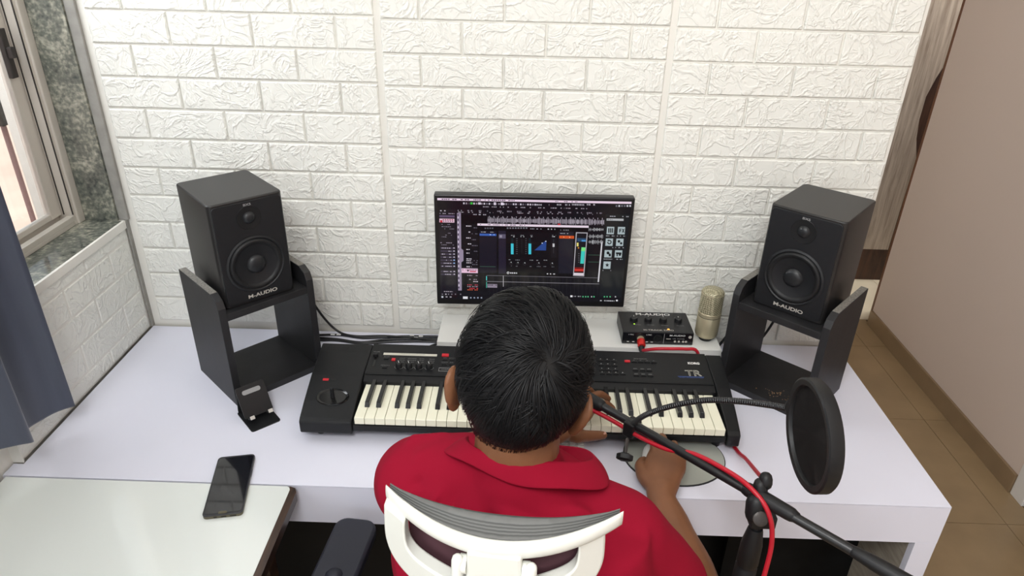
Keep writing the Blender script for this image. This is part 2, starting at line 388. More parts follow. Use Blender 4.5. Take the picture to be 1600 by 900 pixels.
# left wall: below the window sill (with brick panel), above it the opening
SILL = 0.333; YW1, YW0 = -0.004, -1.35       # window opening from YW0 to YW1
wl = MB(); wl.box(-0.24, -0.02, YW0, 0.12, -H, SILL - 0.025); wl.box(-0.24, 0.0, YW1, 0.12, SILL - 0.02, 2.0)
wl.box(-0.24, -0.02, -1.75, YW0, -H, 2.0); wl.box(-0.24, -0.02, -3.6, -3.05, -H, 2.0); wl.box(-0.24, -0.02, -3.05, -1.75, -H, 0.15); wl.box(-0.24, -0.02, -3.05, -1.75, 1.4, 2.0); wl.box(-0.24, -0.02, YW0, YW1, 1.55, 2.0); wl.box(-0.0199, -0.002, -0.585, -0.0045, -0.0, SILL - 0.025)  # includes an unseen opening further back, added for the extra side fill
wl = struct(wl.build('wall_left', 'wall_joint'))
for k in range(5):
    z0 = -0.03 + k * RH; z1 = min(z0 + RH, SILL - 0.004); za = max(z0, 0.002)
    if z1 - za < 0.012: continue
    ys = [-.008, -.108, -.308, -.508, -.585] if k % 2 else [-.008, -.208, -.408, -.585]
    for a, b in zip(ys, ys[1:]): brick(wl, (a + b) / 2, (za + z1) / 2, abs(b - a) - JN, z1 - za - JN, 'left')
pl = struct(bx('trim_1', (-0.02, 0.004, -0.5885, -0.585, 0, SILL - .004), 'wall_joint'))          # cut end of the foam panel
tl = struct(bx('trim_2', (0.0, 0.006, -0.006, 0.008, 0.0, SILL), 'strip'))                         # corner joint
# granite sill and reveal
sl = struct(MB().box(-0.22, -0.0015, YW0, -0.012, SILL - 0.024, SILL).build('trim_3', 'sill_granite', bevel=0.001))
sl2 = struct(bx('trim_4', (-0.0012, 0.006, YW0, -0.012, SILL - 0.020, SILL + 0.0012), 'wall_joint'))
rv = struct(bx('trim_5', (-0.20, -0.014, -0.012, 0.0, SILL, 1.55), 'granite'))
rs = struct(bx('trim_6', (-0.014, 0.012, -0.006, 0.004, SILL, 1.75), 'strip', bevel=0.002))
# window
win = struct(ob('window_1', None))
fx0, fx1 = -0.175, -0.105
fr = MB(); fr.box(fx0, fx1, -0.05, -0.012, SILL, 1.5); fr.box(fx0, fx1, -1.32, -1.28, SILL, 1.5)
fr.box(fx0 + .001, fx1 - .001, -1.279, -0.051, 1.46, 1.5); fr.box(fx0 + .001, fx1 - .001, -1.279, -0.051, SILL, SILL + 0.012)
fr.build('frame', 'alu', win, bevel=0.002)
for gx in (-.1035, -.127): bx('groove', (gx - .003, gx, -.0512, -.0495, SILL + .03, 1.46), 'alu_dark', win)
bx('frame_lip', (-.118, -.100, -.040, -.012, SILL, 1.5), 'alu', win, .003)
for k, x in enumerate((fx0 + 0.004, fx0 + 0.026, fx1 - 0.018)):
    bx('track_rail', (x, x + (0.005 if k < 2 else 0.018), -1.28, -0.05, SILL + 0.012, SILL + (0.032 if k < 2 else 0.026)), 'alu', win, bevel=0.001)
def sash(y0, y1, x, glassy=True):
    s = ob('sash', None, win)
    q = MB(); q.box(x, x + 0.02, y0, y0 + 0.042, SILL + .03, 1.46); q.box(x, x + 0.02, y1 - 0.042, y1, SILL + .03, 1.46)
    q.box(x + .001, x + 0.019, y0 + .0415, y1 - .0415, SILL + .03, SILL + .046); q.box(x + .001, x + 0.019, y0 + .0415, y1 - .0415, 1.41, 1.46)
    q.build('sash_frame', 'alu', s, bevel=0.002)
    bx('pane', (x + 0.008, x + 0.012, y0 + 0.04, y1 - 0.04, SILL + .044, 1.415), 'glass', s)
    return s
sash(-0.70, -0.0505, fx0 + 0.022)
sash(-1.27, -0.66, fx0 - 0.0)
lt = MB(); lt.box(-0.130, -0.118, -0.098, -0.078, 0.72, 0.83); lt.box(-0.121, -0.106, -0.095, -0.082, 0.765, 0.79); lt.build('latch', 'alu_dark', win, bevel=0.002)
wl.select_set(False)
# outside: terrace, railing, shrubs
struct(bx('terrace', (-60, -0.26, -40, 40, -2.2, -2.1), 'terra'))
rl = thing('balcony_rail', 'dark pinkish metal railing outside the window', 'railing', (-0.31, -0.4, -H))
for y in (-1.13, -0.83, -0.53, -0.23, 0.07, 0.37): MB().tube([(0, y + .4, -0.3), (0, y + .4, 1.36)], 0.007, 8, 1).build('baluster', 'rail', rl, 40)
MB().tube([(0, -0.9, 1.37), (0, 0.9, 1.37)], 0.011, 10, 1).build('handrail', 'alu_dark', rl, 40)
MB().tube([(0, -0.9, -.28), (0, 0.9, -.28)], 0.011, 10, 1).build('bottom_rail', 'alu_dark', rl, 40)
bx('bracket', (-.008, .020, 0.445, 0.495, 1.315, 1.375), 'alu_dark', rl, bevel=0.004)
def shrub(x, y, r, lab):
    t = thing('shrub', lab, 'shrub', (x, y, -2.1))
    m = MB()
    for i in range(420):
        d = rng.normal(size=3); d /= np.linalg.norm(d); p = d * r * rng.uniform(.6, 1); p[2] = p[2] * .9 + r
        a = rng.normal(size=3); a /= np.linalg.norm(a); b = np.cross(a, d); b /= np.linalg.norm(b) + 1e-9; l = rng.uniform(.05, .1)
        m.add([p, p + a * l + b * l * .3, p + a * l * 2, p + a * l - b * l * .3], [(0, 1, 2, 3)])
    f = m.build('foliage', 'leaf', t); f['kind'] = 'stuff'
    MB().tube([(0, 0, 0), (0.02, 0, r * .6), (0, 0.02, r)], [.03, .025, .015], 8).build('stem', 'brown', t, 40)
shrub(-9.9, 12.7, 0.5, 'yellow green shrub on the terrace outside the window, nearer one')
shrub(-11.4, 13.9, 0.6, 'green shrub further off on the terrace outside the window')

# right wall, skirting, near door, far passage
struct(bx('wall_right', (2.9, 3.02, 0.23, 1.455, -H, 2.0), 'paint'))
struct(bx('wall_right_rear', (2.9, 3.02, -3.6, -0.75, -H, 2.0), 'paint'))
struct(bx('wall_right_over_door', (2.9, 3.02, -0.75, 0.23, 1.35, 2.0), 'paint'))
bbr = MB(); bbr.box(2.888, 2.9, 0.235, 1.455, -H, -H + 0.082)
struct(bbr.build('baseboard_right', 'skirting', bevel=0.002))
struct(bx('trim_7', (2.893, 3.03, 0.165, 0.232, -H, 1.36), 'white_paint', bevel=0.003))
d1 = struct(ob('door_1', None))
bx('door_leaf', (2.925, 2.965, -0.72, 0.162, -H + .004, 1.34), 'maroon', d1, bevel=0.002)
MB().tube([(2.925, -0.64, 0.25), (2.88, -0.64, 0.25), (2.88, -0.54, 0.25)], 0.008, 8).build('handle', 'alu', d1, 40)
struct(bx('trim_8', (2.898, 3.03, 1.455, 1.472, -H, 1.9), 'jamb', bevel=0.002))
# hall behind the partition
struct(bx('wall_hall_left', (1.6, XW - .004, 0.125, 2.6, -H, 2.0), 'white_paint'))
struct(bx('wall_hall_back', (1.6, 5.0, 2.62, 2.72, -H, 2.0), 'white_paint'))
struct(bx('wall_hall_right', (4.2, 4.3, 1.5, 2.7, -H, 2.0), 'white_paint'))
struct(bx('wall_hall_front', (3.02, 4.3, 1.455, 1.6, -H, 2.0), 'white_paint'))
wd = thing('wardrobe', 'grey wood laminate wardrobe with wavy door edge in the passage', 'wardrobe', (3.0, 1.98, -H))
edge = [(1.60, 3.13), (1.5291, 3.1788), (1.4415, 3.1878), (1.2843, 3.1925), (1.22, 3.178), (1.1643, 3.158), (1.0669, 3.134), (0.9507, 3.134), (0.8487, 3.148), (0.7619, 3.172), (0.7088, 3.1844), (0.6835, 3.1778), (0.4615, 3.1736), (0.203, 3.172)]
door_out = [(2.10 - 3, 0.203), (2.10 - 3, 2.4), (3.10 - 3, 2.4)] + [(x - 3, z) for z, x in edge]
MB().prism(door_out, -0.02, 0.0, 'y').build('door', 'laminate', wd)
bx('second_door', (-0.9, 0.9, 0.002, 0.03, 0.203, 2.4), 'brown', wd)
bx('plinth', (-0.9, 0.9, 0.0, 0.5, 0.0, 0.2), 'brown', wd)
bx('carcass', (-0.9, 0.9, 0.03, 0.55, 0.2, 2.4), 'brown', wd)

# floor: screed with the tiles as pieces
fl = struct(bx('floor', (-0.24, 5.0, -3.6, 2.7, -H - 0.08, -H - 0.004), 'joint'))
TS = 0.577
def tile(x0, x1, y0, y1, m):
    q = MB(); e = .0012; q.box(x0 + e, x1 - e, y0 + e, y1 - e, -0.008, 0.0)
    o = ob('tile', q.mesh('tile', m), fl); o.location = (0, 0, -H); return o
nx0 = 2.79 - 5 * TS
for i in range(6):
    for j in range(-6, 3):
        x0 = nx0 + i * TS; y0 = 0.076 + j * TS
        x1 = min(x0 + TS, 2.9); y1 = min(y0 + TS, 1.5)
        if y1 - y0 > .03 and x1 - x0 > .03: tile(max(x0, -.1), x1, max(y0, -3.6), y1, 'tile')
for i in range(4):
    for j in range(2): tile(1.99 + i * TS, 1.99 + (i + 1) * TS, 1.5 + j * TS, 1.5 + (j + 1) * TS, 'hall_tile')
struct(bx('ceiling', (-0.24, 5.0, -3.6, 2.7, 2.0, 2.1), 'ceiling'))
struct(MB().box(-0.24, 0.1, -3.7, -3.6, -H, 2.0).box(2.4, 3.0, -3.7, -3.6, -H, 2.0).box(0.1, 2.4, -3.7, -3.6, 1.5, 2.0).box(0.1, 2.4, -3.7, -3.6, -H, -0.45).build('wall_rear', 'paint'))  # unseen; its middle is left open for the added fill from behind

# ------------------------------------------------------------------ desk and side table
XD = 1.9945; YD = -0.6285; FH = 0.1055
dk = thing('desk', 'long white laminate desk along the white brick wall', 'desk', (1.0, -0.3, -H))
def dbox(name, x0, x1, y0, y1, z0, z1, m, bevel=None):
    q = MB().box(x0 - 1.0, x1 - 1.0, y0 + 0.3, y1 + 0.3, z0 + H, z1 + H); return q.build(name, m, dk, None, bevel)
dbox('desktop', 0.006, XD, YD, -0.003, -0.0016, 0.0, 'desk', 0.0003)
dbox('core_board', 0.008, XD - .002, YD + .002, -0.004, -0.0187, -0.0017, 'ply_grey')
dbox('desktop_flap', -0.016, 0.006, -0.6285, -0.592, -0.018, -0.0002, 'desk')
dbox('front_panel', 0.006, XD, YD, YD + 0.0018, -FH, -0.0026, 'desk')
dbox('front_board', 0.008, XD - .002, YD + .0019, YD + 0.018, -FH, -0.0188, 'desk')
dbox('side_panel', XD - 0.018, XD, YD + .018, -0.003, -H, -0.019, 'desk')
dbox('leg_face', XD - 0.046, XD, YD, YD + 0.018, -H, -FH - 0.0006, 'desk', 0.0006)
dbox('inner_panel', XD - 0.046, XD - 0.019, YD + .0185, -0.01, -H, -0.019, 'ply_grey')
dbox('side_panel', 0.006, 0.024, YD + .018, -0.003, -H, -0.019, 'desk')
dbox('back_panel', 0.024, XD - 0.047, -0.335, -0.317, -H, -0.02, 'interior')
dbox('cabinet_panel', 1.62, XD - .047, -0.452, -0.434, -H + .02, -0.02, 'black_board')
st = thing('side_table', 'glossy white side table with dark wood edge at the front left', 'table', (0.345, -1.1, -H))
tp = [(-0.352, 0.4675), (0.258, 0.4675), (0.269, 0.463), (0.274, 0.452), (0.274, -0.4675), (-0.352, -0.4675)]
MB().prism(tp, H - 0.024, H - 0.0005, 'z').build('tabletop', 'table_edge', st, 40)
tp2 = [(-0.351, 0.4672), (0.250, 0.4672), (0.256, 0.464), (0.259, 0.458), (0.259, -0.466), (-0.351, -0.466)]
MB().prism(tp2, H - 0.0005, H + 0.0002, 'z').build('top_laminate', 'table', st)
for x in (-0.3, 0.19):
    for y in (-0.43, 0.36): bx('leg', (x, x + .04, y, y + .04, 0, H - .024), 'table_edge', st, bevel=.002)

# ------------------------------------------------------------------ curtain
cu = thing('curtain', 'slate blue satin curtain hanging at the window on the left', 'curtain', (0.05, -0.935, 0.07))
ys = np.linspace(-0.42, 0.45, 110); zs = [0, .004, .12, .35, .7, 1.1, 1.48]
q = MB(); N = len(ys)
for z in zs:
    k = z / 1.48
    for i, y in enumerate(ys):
        s = y - 0.45; ph_ = s * 2 * PI / 0.174
        x = .030 * (1 - .3 * k) * math.sin(ph_ + .70 + .25 * k) + .006 * math.sin(s * 2 * PI / .071 + 2 * k) * (.4 + k)
        yy = y - .02 * k * (y > .3) + 0.014 * math.cos(ph_ + .7)
        dz = min(.06, .28 * max(0, -s - .05)) * (1 - z / .12) if z < .12 else 0
        q.v.append((x, yy, z + dz))
for a in range(len(zs) - 1):
    for i in range(N - 1): q.f.append((a * N + i, a * N + i + 1, (a + 1) * N + i + 1, (a + 1) * N + i)); q.m.append(0)
c = q.build('fabric', 'curtain', cu, 80); sd = c.modifiers.new('s', 'SOLIDIFY'); sd.thickness = 0.002
MB().tube([(0, -0.5, 1.50), (0, 0.80, 1.50)], 0.011, 12, 1).build('rod', 'alu_dark', cu, 40)

# ------------------------------------------------------------------ speakers on stands
def stand(loc, rz, label):
    t = thing('speaker_stand', label, 'stand', loc, rz, 'black wooden speaker stands')
    d = 0.105; h = 0.298; hw = 0.112
    out = [(-d, 0), (d, 0), (d, h), (-d + .03, h), (-d + .008, h - .012), (-d, h - .03)]
    for s in (-1, 1):
        x0, x1 = (s * hw - .009, s * hw + .009)
        sp = MB().prism(out, x0, x1, 'x').build('side_panel', 'stand', t, None, .0012)
        e = MB(); e.box(x0 + .001, x1 - .001, -d + .032, d - .001, h, h + .0006); e.build('panel_edge', 'ply_edge', sp)
    bx('shelf', (-hw + .009, hw - .009, -d + .002, d - .004, .232, .25), 'stand', t, .001)
    bx('bottom_board', (-hw + .009, hw - .009, -d + .002, d - .004, 0.0, .018), 'stand', t, .001)
    return t
def speaker(loc, rz, label):
    t = thing('studio_monitor', label, 'speaker', loc, rz, 'black studio monitor speakers')
    w, d, h = 0.0865, 0.1, 0.257
    out = []
    for cx, cy, a0 in ((w - .012, d - .012, 0), (-w + .012, d - .012, 90), (-w + .012, -d + .012, 180), (w - .012, -d + .012, 270)):
        for k in range(5):
            a = math.radians(a0 + k * 22.5); out.append((cx + .012 * math.cos(a), cy + .012 * math.sin(a)))
    MB().prism(out, 0.0, h, 'z').build('cabinet', 'spk', t, 35, .003)
    rot = Matrix.Rotation(PI / 2, 4, 'X')                                            # z axis of the lathe towards -y
    f = MB(); rr = .010
    pts = []
    for cx, cz, a0 in ((w - .006 - rr, h - .006 - rr, 0), (-w + .006 + rr, h - .006 - rr, 90), (-w + .006 + rr, .006 + rr, 180), (w - .006 - rr, .006 + rr, 270)):
        for k in range(5):
            a = math.radians(a0 + k * 22.5); pts.append((cx + rr * math.cos(a), cz + rr * math.sin(a)))
    f.prism(pts, -d - .0025, -d + .002, 'y'); f.build('baffle', 'spk_face', t, None, .0012)
    yf = -d - .0025
    def L(x, z): return Matrix.Translation((x, yf, z)) @ rot
    wz = .096
    wf = MB().lathe([(.0705, -.001), (.0705, .0015), (.066, .0035), (.063, .001)], 48, L(0, wz)).build('woofer_ring', 'spk_face', t, 40)
    MB().lathe([(.063, .0005), (.0605, .0052), (.056, .0062), (.0515, .0035), (.049, .0004)], 48, L(0, wz)).build('surround', 'rubber', t, 50)
    MB().lathe([(.0495, .0006), (.036, .0003), (.022, .00025)], 48, L(0, wz)).build('cone', 'cone', t, 60)
    MB().lathe([(.0235, .0003), (.021, .005), (.015, .0085), (.008, .0102), (0, .0108)], 32, L(0, wz)).build('dust_cap', 'cone', t, 60)
    tz = .212
    MB().lathe([(.029, .0002), (.028, .0016), (.024, .0012), (.0155, .0004)], 40, L(0, tz)).build('waveguide', 'rubber', t, 40)
    MB().lathe([(.0145, .0004), (.012, .0045), (.007, .0072), (0, .008)], 28, L(0, tz)).build('tweeter_dome', 'cone', t, 60)
    text('model_lettering', 'BX5', .0075, 'grey_print', t, (0, yf - .0004, .243), (PI / 2, 0, 0), 1.4, .0001)
    text('brand_lettering', 'M-AUDIO', .0125, 'silver_print', t, (.004, yf - .0004, .017), (PI / 2, 0, 0), 1.35, .0003)
    bx('rear_plate', (-.06, .06, d, d + .002, .03, .20), 'black_plastic', t)
    return t
stand((0.397, -0.206, 0), math.radians(46.0), 'black wooden speaker stand at the left beside the phone holder')
stand((1.761, -0.2075, 0), math.radians(-42.8), 'black wooden speaker stand at the right behind the pop filter')
speaker((0.386, -0.199, 0.25), math.radians(43.0), 'black speaker on the left stand, near the window')
speaker((1.778, -0.186, 0.25), math.radians(-40.4), 'black speaker on the right stand, near the passage')

cr = MB()
for _ in range(46):
    a = rng.uniform(0, 6.28); x, y = 1.745 + rng.normal() * .022, -.268 + rng.normal() * .016; r = rng.uniform(.0006, .0016)
    cr.add([(x + r * math.cos(a + k * 2.1), y + r * 1.4 * math.sin(a + k * 2.1), .0181) for k in range(3)] + [(x, y, .0181 + r)], [(0, 1, 3), (1, 2, 3), (2, 0, 3)])
cro = cr.build('sawdust', 'crumb'); cro['kind'] = 'stuff'; tag(cro, 'sprinkle of pale brown sawdust on the bottom board of the right stand', 'sawdust')
# ------------------------------------------------------------------ monitor on the white riser
rz_ = thing('monitor_riser', 'low white board riser under the monitor and audio box', 'riser', (1.237, -0.08, 0))
bx('top_board', (-.380, .380, -.073, .076, .050, .07), 'riser', rz_, .001)
bx('front_board', (-.378, .378, -.071, -.055, .0, .0495), 'riser', rz_, .001)
for x in (-.378, .362): bx('side_board', (x, x + .016, -.054, .074, 0, .0495), 'riser', rz_, .001)
mo = thing('monitor', 'slim black computer monitor showing music software', 'monitor', (1.1045, -0.0906, 0.07), math.radians(1.4))
mw, mh = .2505, .3105; z0 = .086
q = MB(); q.box(-mw, mw, -.004, .022, z0, z0 + mh); q.build('housing', 'bezel', mo, None, .003)
bx('stand_neck', (-.03, .03, .02, .036, .008, z0 + .14), 'black_plastic', mo, .003)
bx('stand_base', (-.11, .11, -.055, .07, 0.0, .008), 'black_plastic', mo, .002)
# screen picture: flat coloured areas measured on the photograph's screen
src = np.array([(105, 98), (1393, 126), (1336, 785), (115, 765)], float); dst = np.array([(0, 1), (1, 1), (1, 0), (0, 0)], float)
A = []; B_ = []
for (x, y), (u, v) in zip(src, dst): A += [[x, y, 1, 0, 0, 0, -u * x, -u * y], [0, 0, 0, x, y, 1, -v * x, -v * y]]; B_ += [u, v]
hm = np.append(np.linalg.solve(np.array(A), np.array(B_)), 1).reshape(3, 3)
SX0, SX1, SZ0, SZ1 = -mw + .0085, mw - .0085, z0 + .016, z0 + mh - .009
SV = []; SF = []; SC = []; layer = [0]
def scr(x, y):
    w = hm @ np.array([x, y, 1]); u, v = w[0] / w[2], w[1] / w[2]
    u = min(max(u, 0), 1); v = min(max(v, 0), 1)
    return SX0 + u * (SX1 - SX0), SZ0 + v * (SZ1 - SZ0)
def spoly(pts, c, lv=1):
    o = len(SV); SV.extend([(scr(*p)[0], -.0042 - lv * .00012, scr(*p)[1]) for p in pts]); SF.append(tuple(range(o, o + len(pts)))[::-1]); SC.append([lin(k) for k in c] + [1])
def sr(x0, y0, x1, y1, c, lv=1, sk=0.021):
    spoly([(x0, y0), (x1, y0 + (x1 - x0) * sk), (x1, y1 + (x1 - x0) * sk), (x0, y1)], c, lv)
def stext(x0, y0, x1, h, c, lv=3, gap=.35, sk=.021):
    x = x0
    while x < x1:
        w = random.uniform(4, 13)
        if random.random() > gap: sr(x, y0 + (x - x0) * sk, min(x + w, x1), y0 + (x - x0) * sk + h, c, lv)
        x += w + random.uniform(2, 5)
BGc = (17, 16, 22)
spoly([(105, 98), (1393, 126), (1336, 785), (115, 765)], BGc, 0)
sr(106, 99, 1392, 113, (236, 214, 232), 1)                                                    # title bar
stext(135, 103, 620, 7, (90, 70, 92), 2); stext(890, 120, 1040, 6, (120, 105, 122), 2)
for x in list(range(278, 470, 17)) + list(range(480, 760, 16)): sr(x, 128 + (x - 278) * .02, x + 10, 139 + (x - 278) * .02, random.choice([(150, 140, 152), (70, 64, 74), (210, 200, 214), (110, 104, 116)]), 2)
sr(326, 127, 341, 140, (60, 190, 70), 3); sr(378, 127, 396, 141, (215, 205, 220), 3); sr(482, 127, 497, 145, (220, 208, 224), 3); sr(528, 128, 546, 146, (226, 214, 230), 3)
for x0, x1 in ((756, 800), (806, 850), (900, 990), (1000, 1080), (1098, 1165)): stext(x0, 139, x1, 9, (170, 165, 175), 2)
for x in range(1288, 1385, 18): sr(x, 147, x + 11, 158, random.choice([(205, 205, 214), (110, 110, 120)]), 2)
for x in range(410, 1080, 50): stext(x, 153 + (x - 410) * .02, x + 40, 6, (165, 155, 168), 2)
for x in range(240, 1180, 66): stext(x, 176 + (x - 240) * .02, x + 34, 8, (130, 122, 134), 2); stext(x + 4, 188 + (x - 240) * .018, x + 40, 5, (178, 168, 180), 2, .5)
# inspector column
sr(118, 172, 228, 740, (24, 21, 30), 1); stext(124, 178, 160, 6, (210, 200, 214)); stext(120, 196, 220, 5, (160, 150, 165))
sr(118, 210, 220, 224, (92, 78, 106), 2); sr(118, 232, 218, 257, (226, 190, 208), 2); sr(122, 243, 138, 257, (190, 40, 60), 3)
for k in range(5): sr(140 + k * 15, 236, 149 + k * 15, 243, (150, 70, 90), 3); sr(142 + k * 15, 247, 150 + k * 15, 253, (90, 60, 90), 3)
for y in (268, 283, 297, 325, 338, 350): stext(132, y, 215, 4, (138, 130, 145), 2, .55)
stext(122, 388, 200, 5, (150, 140, 156)); stext(122, 402, 212, 4, (130, 122, 136))
for k, y in enumerate((420, 440, 460, 480, 500, 520, 540, 575, 594)):
    sr(122, y, 222, y + 11, (58, 52, 70), 2); stext(130, y + 3, 195, 5, (190, 182, 196)); sr(208, y + 2, 218, y + 9, (150, 190, 240) if 4 <= k <= 5 else (190, 182, 196), 3)
stext(130, 712, 200, 5, (170, 160, 172))
# mixer column and track names
spoly([(236, 196), (262, 196), (262, 430), (276, 440), (276, 510), (262, 520), (262, 708), (238, 708)], (150, 138, 160), 2)
for y in range(205, 700, 16): sr(239, y, 247, y + 8, (216, 206, 220) if (y // 16) % 2 else (44, 38, 52), 3)
sr(262, 208, 436, 268, (8, 8, 12), 2)
for y in (278, 317, 356, 395, 432, 456, 494, 506, 520, 546):
    stext(296, y, 330, 6, (214, 206, 218)); stext(334, y + 12, 374, 5, (110, 104, 118))
sr(262, 560, 372, 590, (228, 192, 216), 2); sr(300, 568, 312, 580, (40, 30, 40), 3); sr(318, 577, 360, 584, (190, 60, 80), 3); stext(268, 566, 368, 6, (120, 80, 104), 4)
sr(262, 596, 432, 712, (14, 13, 18), 1)
for y, c in ((604, (150, 140, 152)), (630, (150, 140, 152)), (644, (200, 192, 204)), (667, (176, 60, 76)), (678, (150, 140, 150)), (690, (200, 60, 70)), (700, (190, 90, 60))): stext(300, y, 372, 6, c)
sr(428, 612, 433, 640, (90, 220, 220), 3); sr(428, 650, 433, 690, (60, 170, 150), 3)
# ruler, waveform region
stext(345, 203, 430, 6, (190, 182, 196))
for k, x in enumerate(range(450, 1215, 30)):
    y0_ = 216 + (x - 450) * .018; sr(x, y0_, x + 4, y0_ + 9, (170, 160, 172), 2)
for x in np.arange(440, 1212, 3.1):
    yc = 243 + (x - 440) * .019; a = random.uniform(8, 22)
    g = random.choice([120, 150, 178, 196]); sr(x, yc - a, x + 2.0, yc + a, (g, g - 8, g + 4), 2)
for x in np.arange(1112, 1208, 3.4):
    for yc, hh in ((305, 12), (350, 14), (386, 16)):
        a = random.uniform(3, hh); g = random.choice([120, 160, 200]); sr(x, yc - a, x + 2.2, yc + a, (g, g, g + 4), 2)
for x in range(450, 1200, 26): sr(x, 612, x + 1.2, 735, (44, 42, 50), 1)
sr(430, 606, 1188, 608.5, (120, 116, 124), 2); sr(430, 646, 1188, 648.5, (150, 146, 154), 2); sr(1106, 470, 1196, 472, (70, 110, 90), 2); sr(1106, 516, 1196, 518, (70, 110, 90), 2)
sr(436, 664, 502, 688, (140, 130, 146), 2); stext(440, 668, 498, 6, (60, 54, 64)); sr(542, 608, 545, 682, (200, 196, 204), 3)
spoly([(1197, 388), (1206, 388), (1186, 650), (1177, 650)], (210, 208, 214), 3)
# plug-in window
sr(372, 264, 1112, 600, (9, 9, 12), 4); sr(372, 264, 1112, 278, (230, 214, 228), 5); stext(390, 268, 690, 6, (110, 96, 112), 6); sr(908, 266, 924, 276, (190, 30, 44), 6, 0)
for x in range(420, 470, 16): sr(x, 291, x + 10, 300, (90, 90, 98), 6)
for x in range(568, 700, 18): sr(x, 290, x + 11, 299, (120, 120, 128), 6)
stext(710, 296, 800, 6, (140, 140, 148), 6); stext(840, 298, 905, 7, (190, 190, 196), 6); stext(925, 304, 980, 7, (120, 120, 126), 6)
sr(384, 312, 500, 590, (24, 22, 34), 5); sr(386, 330, 498, 344, (58, 96, 176), 6); stext(412, 334, 486, 5, (190, 206, 240), 7); stext(396, 317, 480, 5, (170, 170, 180), 7); sr(386, 546, 492, 548, (70, 110, 90), 6)
sr(512, 312, 562, 595, (34, 30, 46), 5); sr(514, 334, 560, 362, (92, 86, 108), 6); sr(520, 340, 536, 356, (150, 144, 160), 7)
sr(570, 318, 1010, 590, (13, 13, 17), 5); sr(914, 318, 1012, 592, (26, 26, 38), 6)
sr(595, 396, 613, 466, (66, 196, 214), 7); sr(597, 360, 611, 396, (20, 34, 40), 6); sr(713, 396, 731, 466, (66, 196, 214), 7); sr(715, 360, 729, 396, (20, 34, 40), 6)
sr(664, 362, 672, 462, (26, 26, 30), 6)
for y in range(362, 470, 14): sr(630, y, 640, y + 4, (84, 84, 92), 7); sr(692, y, 700, y + 4, (84, 84, 92), 7)
for x in (596, 660, 716, 870): stext(x, 340, x + 26, 4, (150, 150, 156), 7); stext(x, 348, x + 24, 5, (200, 200, 206), 7)
spoly([(752, 440), (800, 400), (812, 388), (832, 376), (830, 441)], (38, 70, 138), 7); sr(800, 390, 808, 396, (200, 210, 230), 8); sr(824, 378, 832, 384, (200, 210, 230), 8)
sr(862, 360, 900, 490, (20, 20, 26), 6); sr(874, 396, 886, 418, (220, 220, 224), 7); sr(878, 366, 882, 460, (52, 52, 58), 7)
for x, y in ((594, 524), (640, 526), (686, 528), (780, 528), (870, 530)):
    spoly([(x + 11 * math.cos(a), y + 10 * math.sin(a)) for a in np.linspace(0, 2 * PI, 14)[:-1]], (50, 50, 54), 7)
    spoly([(x + 8 * math.cos(a), y + 7 * math.sin(a)) for a in np.linspace(0, 2 * PI, 12)[:-1]], (12, 12, 15), 8)
    sr(x, y - 8, x + 5, y - 2, (210, 210, 214), 9); stext(x - 14, y - 24, x + 14, 4, (150, 150, 156), 7); stext(x - 12, y + 17, x + 14, 4, (110, 110, 116), 7)
for x in (733, 826): stext(x - 12, 503, x + 14, 4, (150, 150, 156), 7); stext(x - 12, 545, x + 14, 4, (120, 120, 126), 7)
spoly([(576 + 9 * math.cos(a), 589 + 8 * math.sin(a)) for a in np.linspace(0, 2 * PI, 12)[:-1]], (220, 220, 222), 7); spoly([(576 + 5 * math.cos(a), 589 + 4 * math.sin(a)) for a in np.linspace(0, 2 * PI, 10)[:-1]], (10, 10, 12), 8)
stext(590, 586, 640, 8, (210, 210, 214), 7, .1); stext(836, 592, 896, 7, (214, 214, 218), 7, .1)
sr(918, 344, 1016, 362, (206, 84, 34), 7); stext(924, 350, 990, 6, (250, 200, 160), 8); stext(924, 327, 1004, 5, (160, 160, 168), 7)
spoly([(1028, 322), (1106, 324), (1086, 612), (1012, 608)], (176, 172, 180), 7); spoly([(1034, 328), (1100, 330), (1081, 590), (1018, 588)], (22, 22, 28), 8)
sr(1036, 360, 1096, 382, (44, 72, 104), 9); sr(1066, 372, 1094, 382, (80, 150, 210), 10); sr(1034, 390, 1046, 414, (226, 214, 120), 9); sr(1042, 420, 1050, 428, (226, 140, 40), 9)
spoly([(1066, 420), (1092, 421), (1083, 528), (1059, 527)], (60, 200, 190), 9); spoly([(1066, 420), (1092, 421), (1090, 446), (1064, 445)], (120, 226, 130), 10)
sr(1020, 552, 1082, 582, (120, 24, 24), 9); sr(1022, 564, 1082, 574, (220, 60, 50), 10); sr(1016, 590, 1082, 602, (226, 214, 222), 9)
for y in range(460, 530, 14): sr(1046, y, 1052, y + 4, (110, 110, 120), 9)
